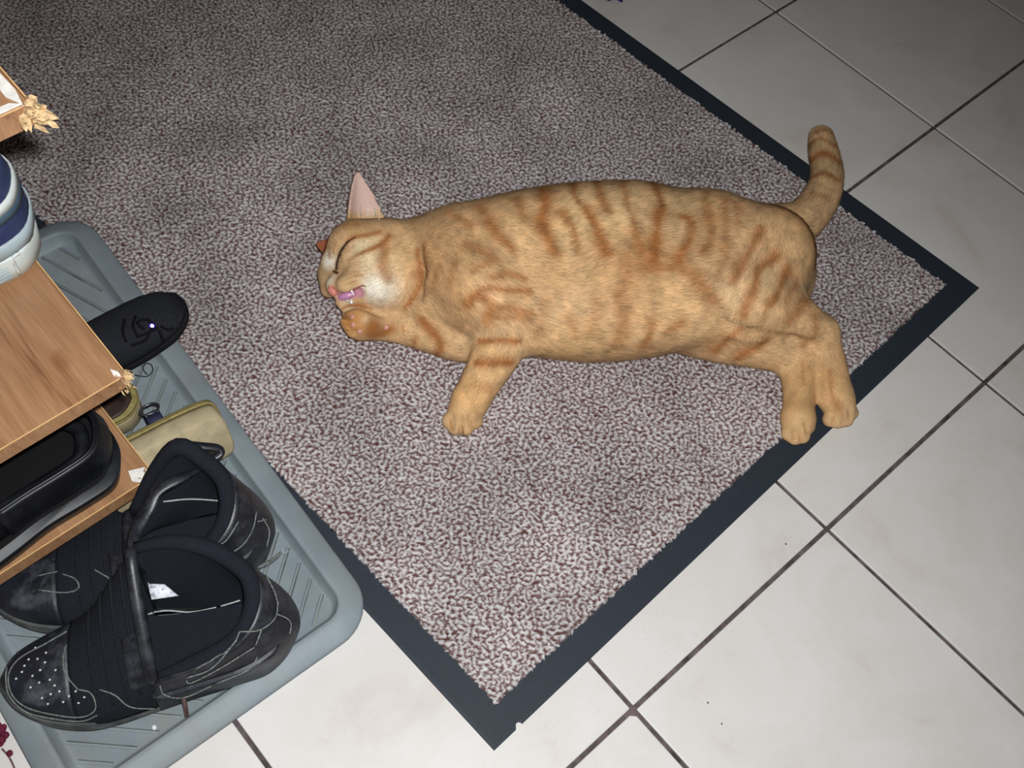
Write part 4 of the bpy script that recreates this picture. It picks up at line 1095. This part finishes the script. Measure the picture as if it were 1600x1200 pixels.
bm.transform(knit_shoe.matrix_world.inverted()); me = bpy.data.meshes.new('stone'); bm.to_mesh(me); bm.free(); link('stone', me, knit_shoe, gem.m)

# pair of sandals with tan layered soles: one upright, one tipped on its side
tan = simple_mat('tan_sole', (178, 165, 132), 0.75, 0.25, 0.10, 60, 0.1, 300, dust=(150, 128, 86), dust_amt=0.4)
footbed = simple_mat('dark_brown_footbed', (54, 40, 34), 0.55, 0.4, 0.2, 60)
welt = simple_mat('olive_welt', (140, 128, 78), 0.7, 0.3, 0.12, 200)
navy = simple_mat('navy_strap', (42, 44, 68), 0.7, 0.3, 0.15, 300)
stitch_m = simple_mat('white_stitch', (214, 212, 200), 0.8, 0.2, 0.05, 100)
brass = simple_mat('dull_buckle', (92, 92, 96), 0.35, 0.6, 0.2, 100, metal=0.7)
def make_sandal(loc, ang, label, heel=((.002, .021), (.012, .029))):
    o = empty('sandal', loc, ang); tag(o, label, 'sandal')
    L = 0.232; near = np.array([(0, 0), *heel, (.05, .031), (.10, .030), (.15, .036), (.185, .037), (.21, .028), (.226, .014), (.232, 0)]); lp = loop_from(near, near * [1, -1])
    slab('sole', lp, [(0, .003), (.002, 0), (.020, .0), (.026, .0005)], tan, o)
    slab('welt', lp, [(.026, -.0012), (.0285, -.0018), (.029, .001), (.0295, -.0006), (.0325, -.0008), (.033, .002)], welt, o)
    slab('footbed', lp * .955 + [.005, 0], [(.0325, .0), (.0350, .0005), (.0352, .003)], footbed, o)
    for x0, w in ((.060, .016), (.165, .022)):
        arch = [(x0, .030 * math.cos(a) * 1.10, .030 + .040 * math.sin(a) ** .8) for a in np.linspace(0.02, math.pi - .02, 15)]
        rows = [np.array(arch) + [d, 0, 0] for d in np.linspace(-w / 2, w / 2, 4)]
        sp = loft('strap', rows, navy, o, thick=.0022)
        for d in (-w / 2 + .002, w / 2 - .002):
            for q in range(1, 13):
                a, b = np.array(arch[q]), np.array(arch[q + 1]); nn_ = np.array([0, (a + b)[1] / 2, (a + b)[2] / 2 - .03]); nn_ /= np.linalg.norm(nn_)
                tube('stitch', [a * .8 + b * .2 + [d, 0, 0] + nn_ * .0008, a * .5 + b * .5 + [d, 0, 0] + nn_ * .0010, a * .3 + b * .7 + [d, 0, 0] + nn_ * .0008], .0006, stitch_m, sp, 4)
    bk = [(.060 + .010 * math.cos(t), .033 + .002, .050 + .008 * math.sin(t)) for t in np.linspace(0, 2 * math.pi, 13)[:-1]]
    tube('buckle', bk, .0014, brass, o, 5, closed=True, up=(0, 1, 0.1))
    return o
s1p = at(214, 640, 0.030)
sandal_a = make_sandal((s1p[0] - 0.004, s1p[1] + 0.006, Z_TRAY), math.radians(-126), 'tan soled sandal standing upright, only its dark brown heel showing under the board corner', heel=((.004, .012), (.012, .022), (.028, .029)))
stand(sandal_a, s1p[0] - .004, s1p[1] + .006, math.radians(-126), .23)
s2 = at(334, 660, 0.030)
sandal_b = make_sandal((0, 0, 0), 0.0, 'tan soled sandal with navy stitched strap, tipped on its side against the tray rim')
# lying on its side: its own up axis points away from the viewer and a little down, heel towards the rim
fwd = Vector((-0.13, -1.0, 0.0)).normalized(); upv = Vector((-0.86, 0.02, -0.30)); upv = (upv - fwd * upv.dot(fwd)).normalized(); lft = upv.cross(fwd)
Mx = Matrix((fwd, lft, upv)).transposed().to_4x4(); Mx.translation = Vector((0.127, -1.040, 0.050)); sandal_b.matrix_world = Mx

# black clog on the lower board
clog_m = simple_mat('black_smooth_rubber', (15, 16, 21), 0.45, 0.4, 0.2, 40, 0.1, 500, dust=(70, 76, 82), dust_amt=0.25)
clog, cw, cv = make_shoe('clog', (0.0875, -1.1440, 0.1008), math.radians(-88), 'black slip-on clog with a wide rounded sole, on the lower board', 'clog', 0.240, 0.054, 0.050, 0.020, 0.036, 0.040,
                         (clog_m, clog_m, simple_mat('clog_footbed', (9, 9, 11), 0.7, 0.3)), open_x=0.50, flare=0.004, wall_in=0.76)
# padded inner collar and the rim of the vamp
ins = cw[:, -1] * [0.86, 0.80, 1] + [0.016, 0, -0.012]
tube('inner_pad', ins, 0.007, clog_m, clog, 8)
tube('vamp_edge', cv[0] + [0, 0, 0.001], 0.0022, leather2, clog, 6)

# white and blue running shoe on the middle board, heel end showing
blue = NT('blue_mesh'); blue.set(0.7, 0.3)
_v = blue.coord(scale=(1, 1, 1)); _f = blue.noise(40, 3, vec=_v); blue.l(blue.ramp(_f, [(0.35, rgba((48, 54, 98))), (0.7, rgba((62, 80, 108)))]), blue.b.inputs['Base Color']); blue = blue.m
white_m = simple_mat('white_foam', (222, 230, 226), 0.55, 0.4, 0.05, 60, dust=(176, 186, 170), dust_amt=0.4)
pale = simple_mat('pale_grey_foam', (176, 192, 196), 0.6, 0.3, 0.06, 60)
green = simple_mat('grey_green_band', (70, 92, 108), 0.5, 0.4, 0.1, 60)
run, rw, rv = make_shoe('running_shoe', (-0.036, -1.098, 0.2706), math.radians(-94), 'white and blue running shoe on the middle board, heel over its edge', 'running shoe', 0.27, 0.048, 0.044, 0.030, 0.072, 0.045,
                        (blue, white_m, lining), open_x=0.52, flare=0.003)
def offs(rows, f, cx=0.08): 
    rows = np.array(rows); d = (rows - np.array([cx, 0, 0])) * [1, 1, 0]; d /= np.linalg.norm(d, axis=-1, keepdims=True); return rows + d * f
hm = len(rw) // 2
loft('heel_cup', offs(rw[hm - 12:hm + 13, 0:3], .0040), pale, run, thick=.0015)
loft('white_band', offs(rw[hm - 12:hm + 13, 5:7], .0032), white_m, run, thick=.0015)
loft('green_band', offs(rw[hm - 12:hm + 13, 4:6], .0026), green, run, thick=.0015)
for dz in (0.010, 0.014):
    tube('piping', offs(rw[hm - 12:hm + 13, -1], .0026) - [0, 0, dz], .0012, simple_mat('mint_piping', (168, 212, 206), 0.6, 0.3), run, 5)
for sgn in (1, -1):
    for q in range(6):
        x0 = .040; x1 = .085; z = .008 + q * .0034
        w = [np.interp(x, [.027, .059, .103], [.0458, .0468, .0450]) for x in (x0, (x0 + x1) / 2, x1)]
        tube('sole_groove', [(x0, sgn * (w[0] + .0012), z), ((x0 + x1) / 2, sgn * (w[1] + .0018), z), (x1, sgn * (w[2] + .0030), z)], .0009, pale, run, 4)
    fr = [(.034, sgn * .0470, .006), (.033, sgn * .0478, .028), (.026, sgn * .0466, .030)]
    tube('sole_ridge', catmull(fr, 4), .0016, white_m, run, 5)

# ------------------------------------------------------------------ small litter
thread_p = [at(200, 572, .010), at(212, 580, .0085), at(222, 582, .0075), at(232, 581, .0075), at(238, 573, .0080), at(236, 564, .0090), at(228, 562, .0090), at(223, 567, .0085), at(225, 574, .0080), at(230, 579, .0085)]
thread_p = [p + np.array([0.0065, -0.0030, 0.0030]) for p in thread_p]
th_ = tube('thread', catmull(thread_p, 6), 0.0006, simple_mat('black_thread', (16, 16, 20), 0.9, 0.1), None, 5)
tag(th_, 'loose black thread curled in a loop in the tray beside the board corner', 'thread')
def crumb(name, px, py, z, r, col, label, cat, M=None):
    c = at(px, py, z + r * 0.6); bm = bmesh.new(); bmesh.ops.create_icosphere(bm, subdivisions=2, radius=1)
    rr_ = np.random.default_rng(int(px * 7 + py))
    for v in bm.verts: v.co = Vector((v.co.x * r * 1.2, v.co.y * r * .85, v.co.z * r * .65)) * (1 + rr_.normal() * .12)
    me = bpy.data.meshes.new(name); bm.to_mesh(me); bm.free(); o = link(name, me, None, simple_mat(name + '_colour', col, .8, .2, .15, 200)); o.location = c
    tag(o, label, cat); return o
crumb('crumb', 229, 636, .0092, .0019, (42, 32, 30), 'tiny dark crumb in the tray between the two tan soles', 'crumb')
crumb('crumb', 241, 1137, .0052, .0024, (226, 228, 226), 'tiny white crumb in the tray below the nearest sneaker', 'crumb')
crumb('crumb', 1228, 850, 0.0, .0010, (86, 76, 70), 'tiny brown speck on the tile beside a grout crossing', 'speck')
crumb('crumb', 1106, 1098, 0.0, .0009, (74, 76, 86), 'tiny grey speck on the tile, upper of two near the chipped corner', 'speck')
crumb('crumb', 1128, 1131, 0.0, .0009, (74, 76, 86), 'tiny grey speck on the tile, lower of two near the chipped corner', 'speck')
# dried flower head lying beside the tray
fl0 = at(-6, 1150, 0.004)
flower = empty('dried_flower', (fl0[0], fl0[1], 0.0)); tag(flower, 'dark red dried flower head lying on the tile beside the tray', 'flower')
red = simple_mat('wilted_red', (96, 30, 52), 0.85, 0.2, 0.25, 300)
for q in range(9):
    a = q * 2.4; c = np.array([.006 * math.cos(a), .006 * math.sin(a), .0045 + .001 * (q % 3)])
    blob('petal', c, (.0065, .0040, .0032), red, flower, np.array([[math.cos(a), math.sin(a), .25], [-math.sin(a), math.cos(a), 0], [-.25 * math.cos(a), -.25 * math.sin(a), 1]]), 2)
st_ = np.array([at(3, 1170, .003), at(12, 1180, .003), at(18, 1190, .0022), at(24, 1204, .002)]) - np.array(flower.location)
tube('stalk', catmull(st_, 4), .0009, simple_mat('dry_stalk', (110, 84, 84), .8, .2), flower, 5)
blob('bud', at(15, 1177, .004) - np.array(flower.location), (.0032, .0030, .0026), red, flower, None, 2)
# blue cloth toy beyond the far edge of the mat, only its tip in the picture
bc = at(952, -9, 0.006)
toy = empty('cloth_scrap', (bc[0], bc[1], 0.0)); tag(toy, 'small dark blue cloth scrap on the tile past the far edge of the mat', 'cloth')
bl = simple_mat('dark_blue_cloth', (44, 44, 104), .9, .2, .2, 300)
R2 = np.random.default_rng(5); rows = []
for u in np.linspace(-1, 1, 9):
    rows.append([(u * .020, v * .012 + .002 * math.sin(u * 6), .003 + .0035 * (1 + math.sin(u * 7 + v * 2)) * (1 - .4 * v * v)) for v in np.linspace(-1, 1, 7)])
cl = loft('cloth', rows, bl, toy, thick=.0015); cl.rotation_euler = (0, 0, math.atan2(ROT[1, 0], ROT[0, 0]))
